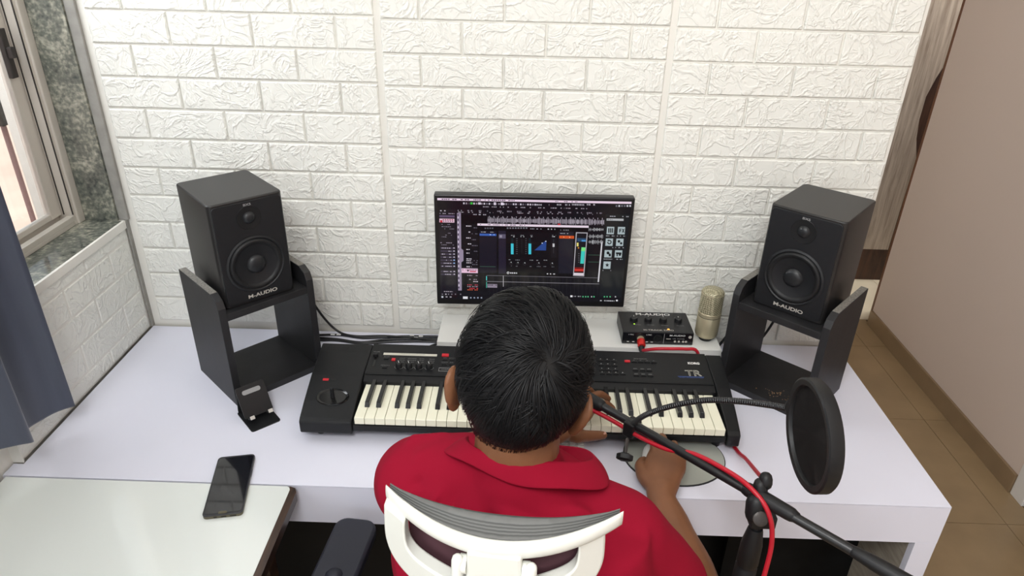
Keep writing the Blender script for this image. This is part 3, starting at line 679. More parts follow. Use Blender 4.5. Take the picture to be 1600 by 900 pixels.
# right media column
spoly([(1222, 205), (1384, 208), (1340, 765), (1190, 765)], (23, 26, 30), 1); stext(1238, 216, 1375, 6, (160, 160, 168), 2)
sr(1230, 233, 1342, 247, (176, 178, 182), 2); stext(1236, 237, 1270, 5, (110, 112, 118), 3)
def icon(cx, cy):
    s = 24
    spoly([(cx - s, cy - s), (cx + s, cy - s + 1), (cx + s - 3, cy + s + 1), (cx - s - 3, cy + s)], (170, 184, 188), 2)
    stext(cx - 30, cy + 32, cx + 26, 6, (150, 152, 158), 2)
D = (24, 30, 34)
for cx, cy in ((1258, 311), (1330, 312), (1251, 387), (1321, 388), (1245, 463), (1314, 464), (1239, 538)): icon(cx, cy)
for k in (-12, 0, 12): sr(1258 + k - 4, 296, 1258 + k + 4, 326, D, 3, 0)
for pts in ([(1315, 300), (1330, 300), (1330, 305), (1321, 305), (1321, 310), (1329, 310), (1329, 315), (1321, 315), (1320, 325), (1314, 325)],
            [(1332, 300), (1338, 300), (1350, 325), (1343, 325)], [(1345, 300), (1351, 300), (1337, 325), (1331, 325)]): spoly(pts, D, 3)
def ringpoly(cx, cy, r0, r1, a0, a1, lv=3):
    for k in range(10):
        b0 = a0 + (a1 - a0) * k / 10; b1 = a0 + (a1 - a0) * (k + 1) / 10
        spoly([(cx + r1 * math.cos(b0), cy + r1 * math.sin(b0)), (cx + r1 * math.cos(b1), cy + r1 * math.sin(b1)), (cx + r0 * math.cos(b1), cy + r0 * math.sin(b1)), (cx + r0 * math.cos(b0), cy + r0 * math.sin(b0))], D, lv)
ringpoly(1251, 387, 8, 15, -2.2, 3.2); spoly([(1236, 376), (1246, 370), (1246, 384)], D, 3)
ringpoly(1314, 382, 0, 9, 0, 6.283); ringpoly(1329, 395, 0, 8, 0, 6.283); ringpoly(1243, 458, 0, 10, 0, 6.283); sr(1248, 462, 1262, 480, D, 3)
sr(1296, 454, 1332, 466, D, 3); ringpoly(1322, 470, 0, 8, 0, 6.283); sr(1300, 466, 1308, 480, D, 3)
spoly([(1239 + (15 if k % 2 == 0 else 6.2) * math.sin(k * PI / 5), 538 - (15 if k % 2 == 0 else 6.2) * math.cos(k * PI / 5)) for k in range(10)], D, 3)
# task bar
sr(114, 735, 1336, 768, (16, 14, 20), 2, .015)
for x in (126, 150, 168, 190, 215, 250): sr(x, 729, x + 8, 737, random.choice([(200, 194, 204), (120, 114, 124)]), 3)
sr(124, 746, 136, 757, (200, 204, 216), 3); stext(152, 748, 200, 6, (180, 176, 186)); sr(270, 748, 302, 764, (224, 224, 230), 3)
for x in (318, 342, 366, 390): sr(x, 752, x + 10, 761, (150, 160, 180), 3)
sr(995, 739, 1010, 751, (230, 230, 234), 3); stext(1018, 742, 1066, 7, (150, 150, 156))
for x in (1076, 1094, 1110, 1134, 1150, 1220, 1238, 1258, 1294): sr(x, 744, x + 8, 752, random.choice([(190, 190, 196), (90, 200, 140)]), 3)
stext(1195, 771, 1296, 6, (200, 200, 206)); sr(1302, 768, 1314, 778, (235, 235, 240), 3)
me = bpy.data.meshes.new('screen_picture'); me.from_pydata(SV, [], SF); me.materials.append(M['screen'])
ca = me.color_attributes.new('Col', 'FLOAT_COLOR', 'CORNER'); li = 0; arr = []
for p_, c_ in zip(me.polygons, SC): arr += list(c_) * p_.loop_total
ca.data.foreach_set('color', arr)
ob('screen', me, mo)

# ------------------------------------------------------------------ audio interface, microphone, cables
ai = thing('audio_interface', 'black metal audio interface box with knobs on the white riser', 'audio box', (1.4467, -0.0790, 0.07), .013)
iw, idp, ih = .095, .055, .0385
bx('case', (-iw, iw, -idp + .001, idp, 0.002, ih), 'iface', ai, .0015)
bx('front_plate', (-iw + .0005, iw - .0005, -idp - .0005, -idp + .0008, .0025, ih - .002), 'iface_front', ai, .0004)
for x in (-.08, .08):
    for y in (-.04, .04): bx('foot', (x - .006, x + .006, y - .006, y + .006, 0, .002), 'rubber', ai)
FX = lambda u: -iw + u * 2 * iw
FY = lambda v: idp - v * 2 * idp
for u in (.197, .406, .62, .837):
    k = MB().lathe([(.0105, 0), (.0102, .009), (.0088, .0105), (0, .0105)], 24).build('knob', 'black_plastic', ai, 40); k.location = (FX(u), FY(.44), ih)
    bx('pointer', (-.0006, .0006, .003, .009, .0106, .0108), 'white_print', k)
    text('knob_lettering', 'GAIN' if u < .5 else ('MIX' if u < .7 else 'MAIN'), .005, 'grey_print', ai, (FX(u), FY(.27), ih + .0003), sx=1.2)
text('brand_lettering', 'M-AUDIO', .0155, 'white_print', ai, (FX(.5), FY(.13), ih + .0003), sx=1.45, bold=.0004)
text('model_lettering', 'M-TRACK DUO', .0095, 'silver_print', ai, (FX(.51), FY(.90), ih + .0003), sx=1.25, bold=.0001)
for u in (.23, .42, .62, .84): text('scale_lettering', 'MIN MAX', .004, 'grey_print', ai, (FX(u), FY(.66), ih + .0003), sx=1.2)
MB().ell((FX(.19), FY(.62), ih), (.0022, .0022, .0008), 10, 6).build('green_light', 'led_green', ai, 60)
MB().ell((FX(.655), FY(.84), ih), (.0035, .0022, .0008), 10, 6).build('orange_light', 'led_orange', ai, 60)
yf = -idp - .0007
fr_ = Matrix.Translation((0, yf, 0)) @ Matrix.Rotation(PI / 2, 4, 'X')
for u in (.26, .50):
    so_ = MB().lathe([(.0125, 0), (.0125, .0015), (.0105, .0018), (.0095, .0004), (.004, .0003), (0, .0003)], 28, Matrix.Translation((FX(u), yf, .019)) @ Matrix.Rotation(PI / 2, 4, 'X')).build('input_socket', 'black_plastic', ai, 40)
for u in (.14, .39): text('input_lettering', '1 MIC' if u < .2 else '2 MIC', .0055, 'white_print', ai, (FX(u) - .004, yf - .0002, .0305), (PI / 2, 0, 0), 1.1)
for u in (.085, .16, .35, .42): MB().box(FX(u) - .003, FX(u) + .003, yf - .0004, yf, .0075, .0095).build('switch_mark', 'white_print', ai)
bx('divider_line', (FX(.585) - .0006, FX(.585) + .0006, yf - .0004, yf, .004, .035), 'grey_print', ai)
text('front_brand_lettering', 'M-AUDIO', .007, 'white_print', ai, (FX(.77), yf - .0002, .030), (PI / 2, 0, 0), 1.4, .0001)
text('output_lettering', 'USB   PHONES', .0042, 'grey_print', ai, (FX(.79), yf - .0002, .020), (PI / 2, 0, 0), 1.2)
MB().lathe([(.0045, 0), (.004, .0006), (0, .0006)], 20, Matrix.Translation((FX(.95), yf, .026)) @ Matrix.Rotation(PI / 2, 4, 'X')).build('emblem', 'silver_print', ai, 40)
bx('usb_icon', (FX(.65) - .006, FX(.65) + .006, yf - .0004, yf, .0185, .0205), 'silver_print', ai)
for u in (.745, .80, .86, .90): MB().lathe([(.003, 0), (.003, .0006), (.002, .0006), (.0018, .0002), (0, .0002)], 14, Matrix.Translation((FX(u), yf, .012)) @ Matrix.Rotation(PI / 2, 4, 'X')).build('jack', 'silver_print', ai, 40)

mi = thing('condenser_microphone', 'champagne gold studio microphone standing upright on the riser', 'microphone', (1.5855, -0.093, 0.07))
MB().lathe([(.017, 0), (.018, .002), (.018, .006), (.0165, .010)], 28).build('base_socket', 'rubber', mi, 40)
MB().lathe([(.0165, .009), (.024, .011), (.0295, .017), (.0305, .022), (.0305, .073), (.0298, .0745)], 40).build('body', 'champagne', mi, 35)
MB().lathe([(.0300, .0745), (.0300, .0765)], 40).build('groove', 'rubber', mi, 40)
MB().lathe([(.0308, .0765), (.0308, .086), (.030, .087)], 40).build('collar', 'champagne', mi, 35)
MB().lathe([(.0300, .087), (.0300, .138), (.0288, .146), (.026, .150), (.014, .154), (0, .155)], 40).build('grille', 'grille', mi, 50)
MB().lathe([(.0303, .1405), (.0303, .1425), (.030, .143)], 40).build('band', 'champagne', mi, 40)

# ------------------------------------------------------------------ synthesizer keyboard
sy = thing('synthesizer', 'black 61-key synthesizer keyboard across the white desk', 'keyboard', (1.08, -0.35, 0))
def sl_(y): return y + 0.35
def sx_(x): return x - 1.08
XL0, XL1, XR0, XR1 = .577, .703, 1.552, 1.590
prof = [(-.213, .03), (-.213, .093), (-.219, .0995), (-.333, .0885), (-.340, .0855), (-.357, .0795), (-.3572, .052), (-.474, .052), (-.476, .046), (-.481, .044), (-.481, .030), (-.470, .022), (-.22, .022)]
MB().prism([(sl_(y), z) for y, z in prof], sx_(XL1), sx_(XR0), 'x').build('body', 'synth', sy, None, .0008)
chk = [(-.214, .03), (-.214, .090), (-.222, .0985), (-.26, .097), (-.345, .0895), (-.352, .0885), (-.43, .073), (-.476, .0605), (-.486, .0555), (-.487, .050), (-.487, .026), (-.483, .022), (-.22, .022)]
def cheek(x0, x1, f0, f1):
    """end block; f0, f1 shift of the back and front corner of the outer side"""
    r0 = []; r1 = []
    for y, z in chk:
        k = (y + .213) / (-.274)
        r0.append((sx_(x0 + f0 * (1 - k) + f1 * k), sl_(y), z)); r1.append((sx_(x1), sl_(y), z))
    n = len(chk); m = MB(); m.add(r0 + r1, [tuple(range(n))[::-1], tuple(range(n, 2 * n))] + [(i, (i + 1) % n, n + (i + 1) % n, n + i) for i in range(n)])
    return m
cheek(XL0, XL1 - .0005, -.006, .006).build('end_block', 'synth', sy, None, .004)
cheek(XR1, XR0 + .0005, .003, -.008).build('end_block', 'synth', sy, None, .004)
def pz(y):   # height of the control panel
    return .0995 - (-.219 - y) * (.0110 / .114)
PA = math.atan2(.0110, .114)
def panel_box(name, x, y, w, d, h, m, parent=None, bevel=None):
    o = MB().box(-w / 2, w / 2, -d / 2, d / 2, -.0005, h).build(name, m, parent or sy, None, bevel)
    o.location = (sx_(x), sl_(y), pz(y)); o.rotation_euler = (PA, 0, 0); return o
def ptext(name, body, size, m, x, y, sx=1.0, bold=0, outline=None, h=.0004):
    return text(name, body, size, m, sy, (sx_(x), sl_(y), pz(y) + h), (PA, 0, 0), sx, bold, outline)
# lid over the disk slot, joystick
o = panel_box('disk_lid', .615, -.276, .055, .080, .001, 'synth', bevel=.0008)
q = MB().lathe([(.042, 0), (.040, .002), (.036, .0005), (.030, -.001), (.012, -.001), (.0, -.001)], 40)
jo = q.build('joystick_dish', 'black_gloss', sy, 50); jo.location = (sx_(.645), sl_(-.418), .0758); jo.rotation_euler = (math.radians(12), 0, 0); jo.scale = (.92, .62, 1)
MB().tube([(0, 0, 0), (0, .004, .012), (0, .006, .022)], [.006, .005, .006], 12).build('joystick', 'rubber', jo, 40)
def on_cheek(name, x, y, w, d, m):
    z = .0895 + (y + .345) * (.0895 - .0605) / (.345 - .476) * -1
    o = MB().box(-w/2, w/2, -d/2, d/2, -.001, .0016).build(name, m, sy); o.location = (sx_(x), sl_(y), z); o.rotation_euler = (math.atan2(.029, .131), 0, 0)
on_cheek('switch_button', .616, -.364, .014, .007, 'red_button'); on_cheek('switch_button', .634, -.364, .014, .007, 'rubber')
# panel controls
bx_ = panel_box('pale_strip', .8035, -.2595, .135, .008, .0012, 'lcd_strip'); ptext('strip_lettering', 'MUSIC WORKSTATION/SAMPLER', .0035, 'grey_print', .81, -.2595, 1.2, h=.0018)
panel_box('slider_slot', .719, -.284, .005, .052, .0005, 'black_gloss'); panel_box('slider_cap', .718, -.27, .011, .007, .009, 'rubber', bevel=.001)
ptext('slider_lettering', 'VOLUME', .0035, 'grey_print', .717, -.252, 1.2)
panel_box('red_selector', .765, -.282, .009, .008, .003, 'red_button'); panel_box('red_selector', .892, -.2585, .017, .009, .003, 'red_button')
for x in (.783, .8075, .832, .8575):
    k = MB().lathe([(.0085, 0), (.0078, .012), (.0066, .0135), (0, .0135)], 24).build('control_knob', 'rubber', sy, 40); k.location = (sx_(x), sl_(-.3085), pz(-.3085)); k.rotation_euler = (PA, 0, .35)
    bx('pointer', (-.0006, .0006, .0, .0085, .0136, .0140), 'white_print', k)
    ring = MB()
    for j in range(18):
        a0 = math.radians(-55 + j * 16.2); a1 = a0 + math.radians(16.4)
        if 7 <= j <= 9: continue
        ring.add([(r * math.cos(a), r * math.sin(a), 0) for r, a in ((.0103, a0), (.0110, a0), (.0110, a1), (.0103, a1))], [(0, 1, 2, 3)])
    rg = ring.build('knob_scale', 'grey_print', sy); rg.location = (sx_(x), sl_(-.3085), pz(-.3085) + .0004); rg.rotation_euler = (PA, 0, PI)
    for j, yy in enumerate((-.275, -.282, -.289)): ptext('knob_lettering', ('CUTOFF', 'RESONANCE', 'EG-INT', 'RELEASE')[min(3, int((x - .78) / .0245))] if j < 2 else 'ASSIGN', .0030, 'grey_print', x + .003, yy, 1.25)
for x, y in ((.746, -.278), (.748, -.312), (.893, -.276), (.9105, -.276), (.893, -.293), (.9105, -.293)): panel_box('panel_button', x, y, .0125, .0055, .0025, 'rubber', bevel=.0006)
for x, y, s in ((.746, -.270, 'REALTIME'), (.748, -.304, 'ARPEGGIATOR'), (.893, -.268, 'DEMO'), (.9105, -.268, 'AUDITION'), (.893, -.285, 'CATEGORY'), (.9105, -.285, 'BANK')): ptext('button_lettering', s, .0028, 'grey_print', x, y, 1.2)
panel_box('small_label', .694, -.312, .009, .005, .0006, 'lcd_strip')
fb = MB()
for x0, x1, y0, y1 in ((-.020, .020, .0058, .0066), (-.020, .020, -.0066, -.0058), (-.020, -.0192, -.0066, .0066), (.0192, .020, -.0066, .0066)): fb.box(x0, x1, y0, y1, 0, .0005)
fo = fb.build('label_frame', 'grey_print', sy); fo.location = (sx_(.9015), sl_(-.313), pz(-.313)); fo.rotation_euler = (PA, 0, 0)
ptext('frame_lettering', 'HI SYNTHESIS', .0045, 'grey_print', .9015, -.313, 1.0)
panel_box('display', 1.085, -.27, .12, .075, .001, 'black_gloss')
for i in range(6): panel_box('panel_button', 1.03 + i * .022, -.32, .014, .006, .0025, 'rubber', bevel=.0006)
for r_, y in enumerate((-.259, -.277, -.295, -.309)):
    for c_ in range(3 if r_ < 3 else 4):
        x = 1.2835 + c_ * .0168; panel_box('panel_button', x, y, .013, .0065, .0025, 'rubber', bevel=.0006)
        panel_box('button_mark', x, y + .006, .0025, .0012, .0004, 'white_print')
for x, y in ((1.25, -.259), (1.25, -.296), (1.25, -.307)): panel_box('panel_button', x, y, .013, .006, .0025, 'rubber', bevel=.0006)
for k, x in enumerate((1.350, 1.3675, 1.384, 1.4005, 1.417)): panel_box('panel_button', x, -.2595, .0135, .0065, .0028, 'red_button' if k == 0 else 'rubber', bevel=.0006); panel_box('button_mark', x, -.2535, .003, .0012, .0004, 'grey_print')
for y in (-.292, -.312):
    for x in (1.3665, 1.384, 1.401): panel_box('panel_button', x, y, .0135, .006, .0025, 'rubber', bevel=.0006); panel_box('button_mark', x, y + .0055, .009, .0014, .0004, 'grey_print')
ptext('button_lettering', 'SEQUENCER', .003, 'grey_print', 1.384, -.2475, 2.0)
ptext('brand_lettering', 'KORG', .0105, 'white_print', 1.5165, -.259, 1.0, .0006)
ptext('model_lettering', 'TR', .030, 'lcd_strip', 1.508, -.298, 1.05, 0, .00055)
panel_box('blue_line', 1.500, -.3105, .064, .0012, .0004, 'blue_print'); ptext('subtitle_lettering', 'MUSIC WORKSTATION', .0045, 'blue_print', 1.500, -.3145, 1.25)
pl_ = MB().box(sx_(XL1) + .002, sx_(XR0) - .002, sl_(-.339), sl_(-.3365), .0855, .0893).build('ridge', 'synth', sy)
# keys
KX0, KX1 = .7095, 1.546; PW = (KX1 - KX0) / 36
wk = MB().box(-PW / 2 + .0005, PW / 2 - .0005, -.064, .071, 0, .018).mesh('white_key', 'white_key')
bk_ = MB(); n_ = .0048
bk_.add([(-.0058, -.050, 0), (.0058, -.050, 0), (.0058, .046, 0), (-.0058, .046, 0), (-n_, -.044, .012), (n_, -.044, .012), (n_, .046, .012), (-n_, .046, .012)], [(3, 2, 1, 0), (4, 5, 6, 7), (0, 1, 5, 4), (1, 2, 6, 5), (2, 3, 7, 6), (3, 0, 4, 7)])
bk = bk_.mesh('black_key', 'black_key')
for i in range(36):
    o = ob('white_key', wk, sy, .0007, 1); o.location = (sx_(KX0 + (i + .5) * PW), sl_(-.4215), .0525)
    if i % 7 in (0, 1, 3, 4, 5) and i < 35:
        off = {0: -.0016, 1: .0016, 3: -.002, 4: 0, 5: .002}[i % 7]
        o = ob('black_key', bk, sy, .0008, 1); o.location = (sx_(KX0 + (i + 1) * PW + off), sl_(-.397), .0705)
for x in (.62, 1.54):
    for y in (-.45, -.25): 
        o = MB().lathe([(.010, 0), (.012, .022)], 16).build('foot', 'rubber', sy, 40); o.location = (sx_(x), sl_(y), 0)
for x in (.664, .758): MB().lathe([(.006, 0), (.006, .018)], 12, Matrix.Translation((sx_(x), sl_(-.213), .06)) @ Matrix.Rotation(-PI / 2, 4, 'X')).build('rear_plug', 'cable', sy, 40)

# ------------------------------------------------------------------ cables
def cable(name, pts, r, m, label, group=None, sub=8, seg=8):
    o = MB().tube(pts, r, seg, sub).build(name, m, None, 60); return tag(o, label, 'cable', group)
cable('speaker_cable', [(.46, -.095, .30), (.475, -.07, .24), (.478, -.035, .17), (.50, -.024, .09), (.545, -.022, .02), (.60, -.035, .006), (.70, -.03, .006), (.84, -.045, .006)], .0035, 'cable', 'black cable hanging from the left speaker and lying along the wall')
def bundle(y, z, wob, lab):
    pts = [(.49, y - .01, z), (.56, y - .01 + wob, z), (.63, y - .022 + wob, z), (.70, y - .008, z), (.78, y, z), (.853, y + .002, z)]
    return cable('desk_cable', pts, .0035, 'cable', lab, 'cables along the foot of the brick wall')
bundle(-.022, .0035, .004, 'black cable running closest to the brick wall left of the riser'); bundle(-.036, .0036, -.006, 'black cable lying between two others behind the synthesizer left of the riser'); bundle(-.050, .0036, .002, 'black cable of the bundle lying farthest from the brick wall')
cable('synth_cable', [(.758, -.192, .06), (.762, -.17, .03), (.80, -.10, .006), (.842, -.066, .006), (.856, -.064, .006)], .0035, 'cable', 'black cable from the back of the synthesizer to the riser')
for i, (x, y) in enumerate(((.535, -.034), (.552, -.033), (.762, -.024), (.775, -.036), (.788, -.028))):
    tag(bx('cable_tag', (x, x + .012, y - .003, y + .003, .0075, .0085), 'label'), ['white cable tag farthest left near the left stand', 'white cable tag second from the left stand', 'white cable tag near the riser, leftmost of three', 'white cable tag near the riser, lowest of three', 'white cable tag nearest to the riser'][i], 'tag', 'white tags on the wall cables')
cable('speaker_cable', [(1.70, -.105, .30), (1.70, -.07, .22), (1.692, -.04, .13), (1.668, -.03, .05), (1.640, -.04, .006), (1.63, -.06, .006)], .0035, 'cable', 'upper black cable from the right speaker to the riser', 'right speaker cables')
cable('speaker_cable', [(1.795, -.09, .30), (1.80, -.055, .22), (1.793, -.032, .12), (1.765, -.03, .04), (1.715, -.05, .006), (1.66, -.062, .006), (1.632, -.07, .006)], .0035, 'cable', 'lower sagging black cable from the right speaker', 'right speaker cables')
# red microphone cable: from the audio box over and under the synthesizer up to the boom stand
plug_x = 1.4467 + FX(.26); py = -.0790 + yf
xp = thing('cable_plug', 'red and black plug in the front of the audio box', 'plug', (plug_x, py - .002, .089))
MB().lathe([(.0095, 0), (.0095, .008)], 24, Matrix.Rotation(PI / 2, 4, 'X')).build('plug_tip', 'champagne', xp, 40)
MB().lathe([(.0105, .008), (.0105, .026), (.0095, .028)], 24, Matrix.Rotation(PI / 2 + .25, 4, 'X')).build('plug_shell', 'red_metal', xp, 40)
MB().lathe([(.0085, .026), (.0075, .036), (.0045, .046)], 24, Matrix.Rotation(PI / 2 + .42, 4, 'X')).build('plug_sleeve', 'rubber', xp, 40)
cable('microphone_cable', [(plug_x, py - .036, .073), (plug_x + .008, py - .05, .084), (plug_x + .03, -.208, .1035), (plug_x + .07, -.2085, .1055), (1.505, -.207, .105), (1.535, -.202, .098), (1.553, -.196, .05), (1.560, -.205, .008), (1.562, -.30, .0045), (1.578, -.44, .0045), (1.584, -.490, .010),
      (1.577, -.55, .045), (1.548, -.69, .130), (1.528, -.78, .188), (1.512, -.80, .214)], .0044, 'red_cable', 'red cable from the audio box over the synthesizer to the boom stand', sub=8)
cable('microphone_cable', [(1.226, -.590, .196), (1.27, -.630, .197), (1.315, -.672, .195), (1.36, -.712, .201), (1.40, -.735, .213), (1.44, -.772, .217), (1.475, -.822, .222), (1.503, -.858, .200), (1.518, -.870, .14), (1.513, -.884, .05), (1.503, -.90, -.06), (1.48, -.91, -.2), (1.47, -.9, -.45), (1.48, -.95, -.745)], .0044, 'red_cable', 'red cable running under the boom and down past the stand clutch', sub=8)

# ------------------------------------------------------------------ boom stand and pop filter
bs = thing('boom_stand', 'black microphone boom stand in front of the desk at the right', 'microphone stand', (1.5, -0.84, -H))
def bl(p): return (p[0] - 1.5, p[1] + .84, p[2] + H)
P1, P2 = Vector((1.222, -.572, .209)), Vector((1.69, -1.013, .200))
bdir = (P2 - P1).normalized()
MB().tube([bl(P1), bl(P2 - bdir * .1)], .0086, 14, 1).build('boom', 'black_plastic', bs, 40)
def along(p, a, b): return [bl(p + bdir * a), bl(p + bdir * b)]
MB().tube(along(P1, -.008, .030), .0132, 16, 1).build('boom_tip', 'rubber', bs, 40)
pv = Vector((1.503, -.834, .2035))
MB().tube([bl(pv - bdir * .03), bl(pv), bl(pv + bdir * .045), bl(pv + bdir * .055)], [.0125, .0135, .0125, .0105], 14, 3).build('boom_sleeve', 'rubber', bs, 40)
MB().tube([bl(P2 - bdir * .105), bl(P2 - bdir * .06), bl(P2 - bdir * .01), bl(P2)], [.0095, .0125, .0135, .010], 16, 3).build('counterweight_grip', 'rubber', bs, 40)
kn = MB(); kn.tube([bl(pv + Vector((-.004, .010, .0))), bl(pv + Vector((-.004, .016, .016)))], [.0135, .012], 14, 1); kn.tube([bl(pv + Vector((.004, .016, .020))), bl(pv + Vector((.004, .019, .028)))], [.0115, .0115], 12, 1)
kn.build('tilt_knob', 'rubber', bs, 40)
cl = MB(); cl.tube([bl(pv + Vector((-.014, -.006, -.004))), bl(pv + Vector((-.014, -.010, -.026)))], [.017, .016], 14, 2)
cl.box(pv.x - 1.5 - .020, pv.x - 1.5 + .024, pv.y + .84 - .020, pv.y + .84 + .012, pv.z + H - .052, pv.z + H - .026); cl.build('swivel_joint', 'rubber', bs, 40, .003)
MB().lathe([(.010, 0), (.013, .003), (.013, .008), (.009, .010)], 18, Matrix.Translation(bl(pv + Vector((-.010, -.022, -.022)))) @ Matrix.Rotation(PI / 2 - .5, 4, 'X')).build('joint_washer', 'alu_dark', bs, 40)
sx, sy0 = pv.x - 1.5 - .004, pv.y + .84 - .006
MB().lathe([(.0085, 0.30), (.0085, H + pv.z - .045)], 16, Matrix.Translation((sx, sy0, 0))).build('inner_tube', 'black_plastic', bs, 40)
g0 = H + .142
MB().lathe([(.0175, g0 - .215), (.0200, g0 - .20), (.0195, g0 - .095), (.0175, g0 - .092), (.0175, g0 - .086), (.0195, g0 - .083), (.0185, g0 - .04), (.0135, g0 - .006), (.012, g0)], 20, Matrix.Translation((sx, sy0, 0))).build('height_clutch', 'rubber', bs, 40)
MB().lathe([(.0115, 0.08), (.0115, g0 - .2)], 16, Matrix.Translation((sx, sy0, 0))).build('outer_tube', 'black_plastic', bs, 40)
MB().lathe([(.02, 0.10), (.024, .12), (.024, .17), (.016, .19)], 18, Matrix.Translation((sx, sy0, 0))).build('leg_hub', 'rubber', bs, 40)
for k in range(3):
    a = math.radians(75 + 120 * k)
    lg = MB().tube([(sx + .02 * math.cos(a), sy0 + .02 * math.sin(a), .15), (sx + .27 * math.cos(a), sy0 + .27 * math.sin(a), .012)], .008, 10, 1).build('leg', 'black_plastic', bs, 40)
    MB().tube([(sx + .25 * math.cos(a), sy0 + .25 * math.sin(a), .022), (sx + .28 * math.cos(a), sy0 + .28 * math.sin(a), .0125)], .0115, 10, 1).build('rubber_foot', 'rubber', lg, 40)

pf = thing('pop_filter', 'round black pop filter on a gooseneck clamped to the boom', 'pop filter', (1.299, -.650, .199))
def pl3(p): return (p[0] - 1.299, p[1] + .650, p[2] - .199)
cm = MB(); rt = Matrix.Translation(pl3((1.302, -.648, .199))) @ bdir.to_track_quat('X', 'Z').to_matrix().to_4x4()
cm.box(-.012, .012, -.015, .015, -.017, .016, 0, rt); cm.build('clamp', 'rubber', pf, None, .003)
sc = MB(); sc.tube([pl3((1.292, -.668, .185)), pl3((1.287, -.690, .168))], .0035, 8, 1); sc.build('clamp_screw', 'alu_dark', pf, 40)
kb_ = MB(); kc = Vector(pl3((1.286, -.694, .164))); kq = Vector((-.005, -.022, -.017)).normalized().to_track_quat('Z', 'Y').to_matrix().to_4x4()
ro = [((.0160 if i % 2 == 0 else .0122) * math.cos(i * PI / 6), (.0160 if i % 2 == 0 else .0122) * math.sin(i * PI / 6)) for i in range(12)]
kb_.loft([[Matrix.Translation(kc) @ kq @ Vector((x * s, y * s, z)) for x, y in ro] for z, s in ((-.006, .8), (-.004, 1), (.005, 1), (.007, .8))]); kb_.build('clamp_knob', 'rubber', pf, 40)
goose = [(1.301, -.653, .212), (1.322, -.672, .250), (1.359, -.702, .294), (1.400, -.745, .340), (1.437, -.79, .374), (1.470, -.835, .402), (1.494, -.868, .420)]
MB().tube([pl3(p) for p in goose], .0050, 10, 8).build('gooseneck', 'black_plastic', pf, 40)
gP, _, _ = spline([pl3(p) for p in goose], .0052, 14)
rg = MB()
for i in range(2, len(gP) - 2, 1):
    t_ = Vector(gP[i + 1] - gP[i - 1]).normalized(); q_ = Matrix.Translation(Vector(gP[i])) @ t_.to_track_quat('Z', 'Y').to_matrix().to_4x4()
    rg.lathe([(.0050, -.0008), (.0058, 0), (.0050, .0008)], 8, q_)
rg.build('gooseneck_coil', 'black_plastic', pf)['kind'] = 'stuff'
POPC = Vector((1.494, -.950, .437)); POPN = Vector((-.985, .0, -.05)).normalized()
pq = Matrix.Translation(Vector(pl3(POPC))) @ POPN.to_track_quat('Z', 'Y').to_matrix().to_4x4()
hoop = MB().lathe([(.0700, -.010), (.0780, -.011), (.0805, -.008), (.0805, .008), (.0780, .010), (.0700, .009), (.0685, .006), (.0685, -.006), (.0700, -.010)], 56, pq).build('hoop', 'rubber', pf, 40)
MB().lathe([(.0685, .0035), (.0, .0035)], 48, pq).build('front_mesh', 'popmesh', pf, 40)
MB().lathe([(.0685, -.0035), (.0, -.0035)], 48, pq).build('back_mesh', 'popmesh', pf, 40)
jb = Vector(pl3((1.494, -.869, .424)))
MB().ell(jb, (.010, .012, .016), 12, 8).build('hoop_joint', 'rubber', pf, 60)

# ------------------------------------------------------------------ small desk things
ck = thing('computer_keyboard', 'slim white computer keyboard in front of the synthesizer', 'keyboard', (1.0625, -0.5195, 0))
def rrect(hx, hy, r, n=5):
    out = []
    for cx, cy, a0 in ((hx - r, hy - r, 0), (-hx + r, hy - r, 90), (-hx + r, -hy + r, 180), (hx - r, -hy + r, 270)):
        for k in range(n):
            a = math.radians(a0 + k * 90 / (n - 1)); out.append((cx + r * math.cos(a), cy + r * math.sin(a)))
    return out
MB().prism(rrect(.1715, .0575, .006), 0, .008, 'z').build('base', 'white_plastic', ck, 40)
kc_ = MB().prism(rrect(.0073, .0073, .0015, 3), 0, .0022, 'z').mesh('key', 'keycap', 40)
kf_ = MB().prism(rrect(.0080, .0080, .0015, 3), 0, .0004, 'z').mesh('key_gap', 'grey_print')
NC, NR = 19, 6
for r_ in range(NR):
    for c_ in range(NC):
        x = -.1625 + c_ * .01805; y = .0475 - r_ * .0188
        if r_ == 5 and 4 <= c_ <= 8:
            if c_ == 6:
                o = MB().prism(rrect(.043, .0073, .0015, 3), 0, .0022, 'z').build('space_bar', 'keycap', ck, 40); o.location = (x, y, .0084)
            continue
        o = ob('key', kc_, ck); o.location = (x, y, .0084)
        g = ob('key_gap', kf_, o); g.location = (0, 0, -.0003)
mp_ = thing('mouse_pad', 'oval grey green mouse pad with a black rim', 'mouse pad', (1.4355, -0.500, 0))
el = lambda a, b, n=56: [(a * math.cos(2 * PI * k / n), b * math.sin(2 * PI * k / n)) for k in range(n)]
MB().prism(el(.1145, .095), 0, .0030, 'z').build('rim', 'rubber', mp_, 40); MB().prism(el(.1125, .093), .0030, .0038, 'z').build('surface', 'pad', mp_, 40)
ms = thing('computer_mouse', 'white computer mouse under the right hand', 'mouse', (1.388, -0.522, .0038), math.radians(-6))
mr_ = []
for z, s in ((0, .90), (.006, 1.0), (.014, .97), (.021, .84), (.026, .58), (.0275, .25), (.0278, .04)):
    mr_.append([(x * s, y * (s if s > .9 else s ** .8), z - (.006 * max(0, y / .056) * (z / .028))) for x, y in el(.0285, .056, 32)])
MB().loft(mr_).build('shell', 'white_plastic', ms, 50)
bx('wheel', (-.0025, .0025, .022, .034, .018, .0235), 'grey_print', ms, .001)

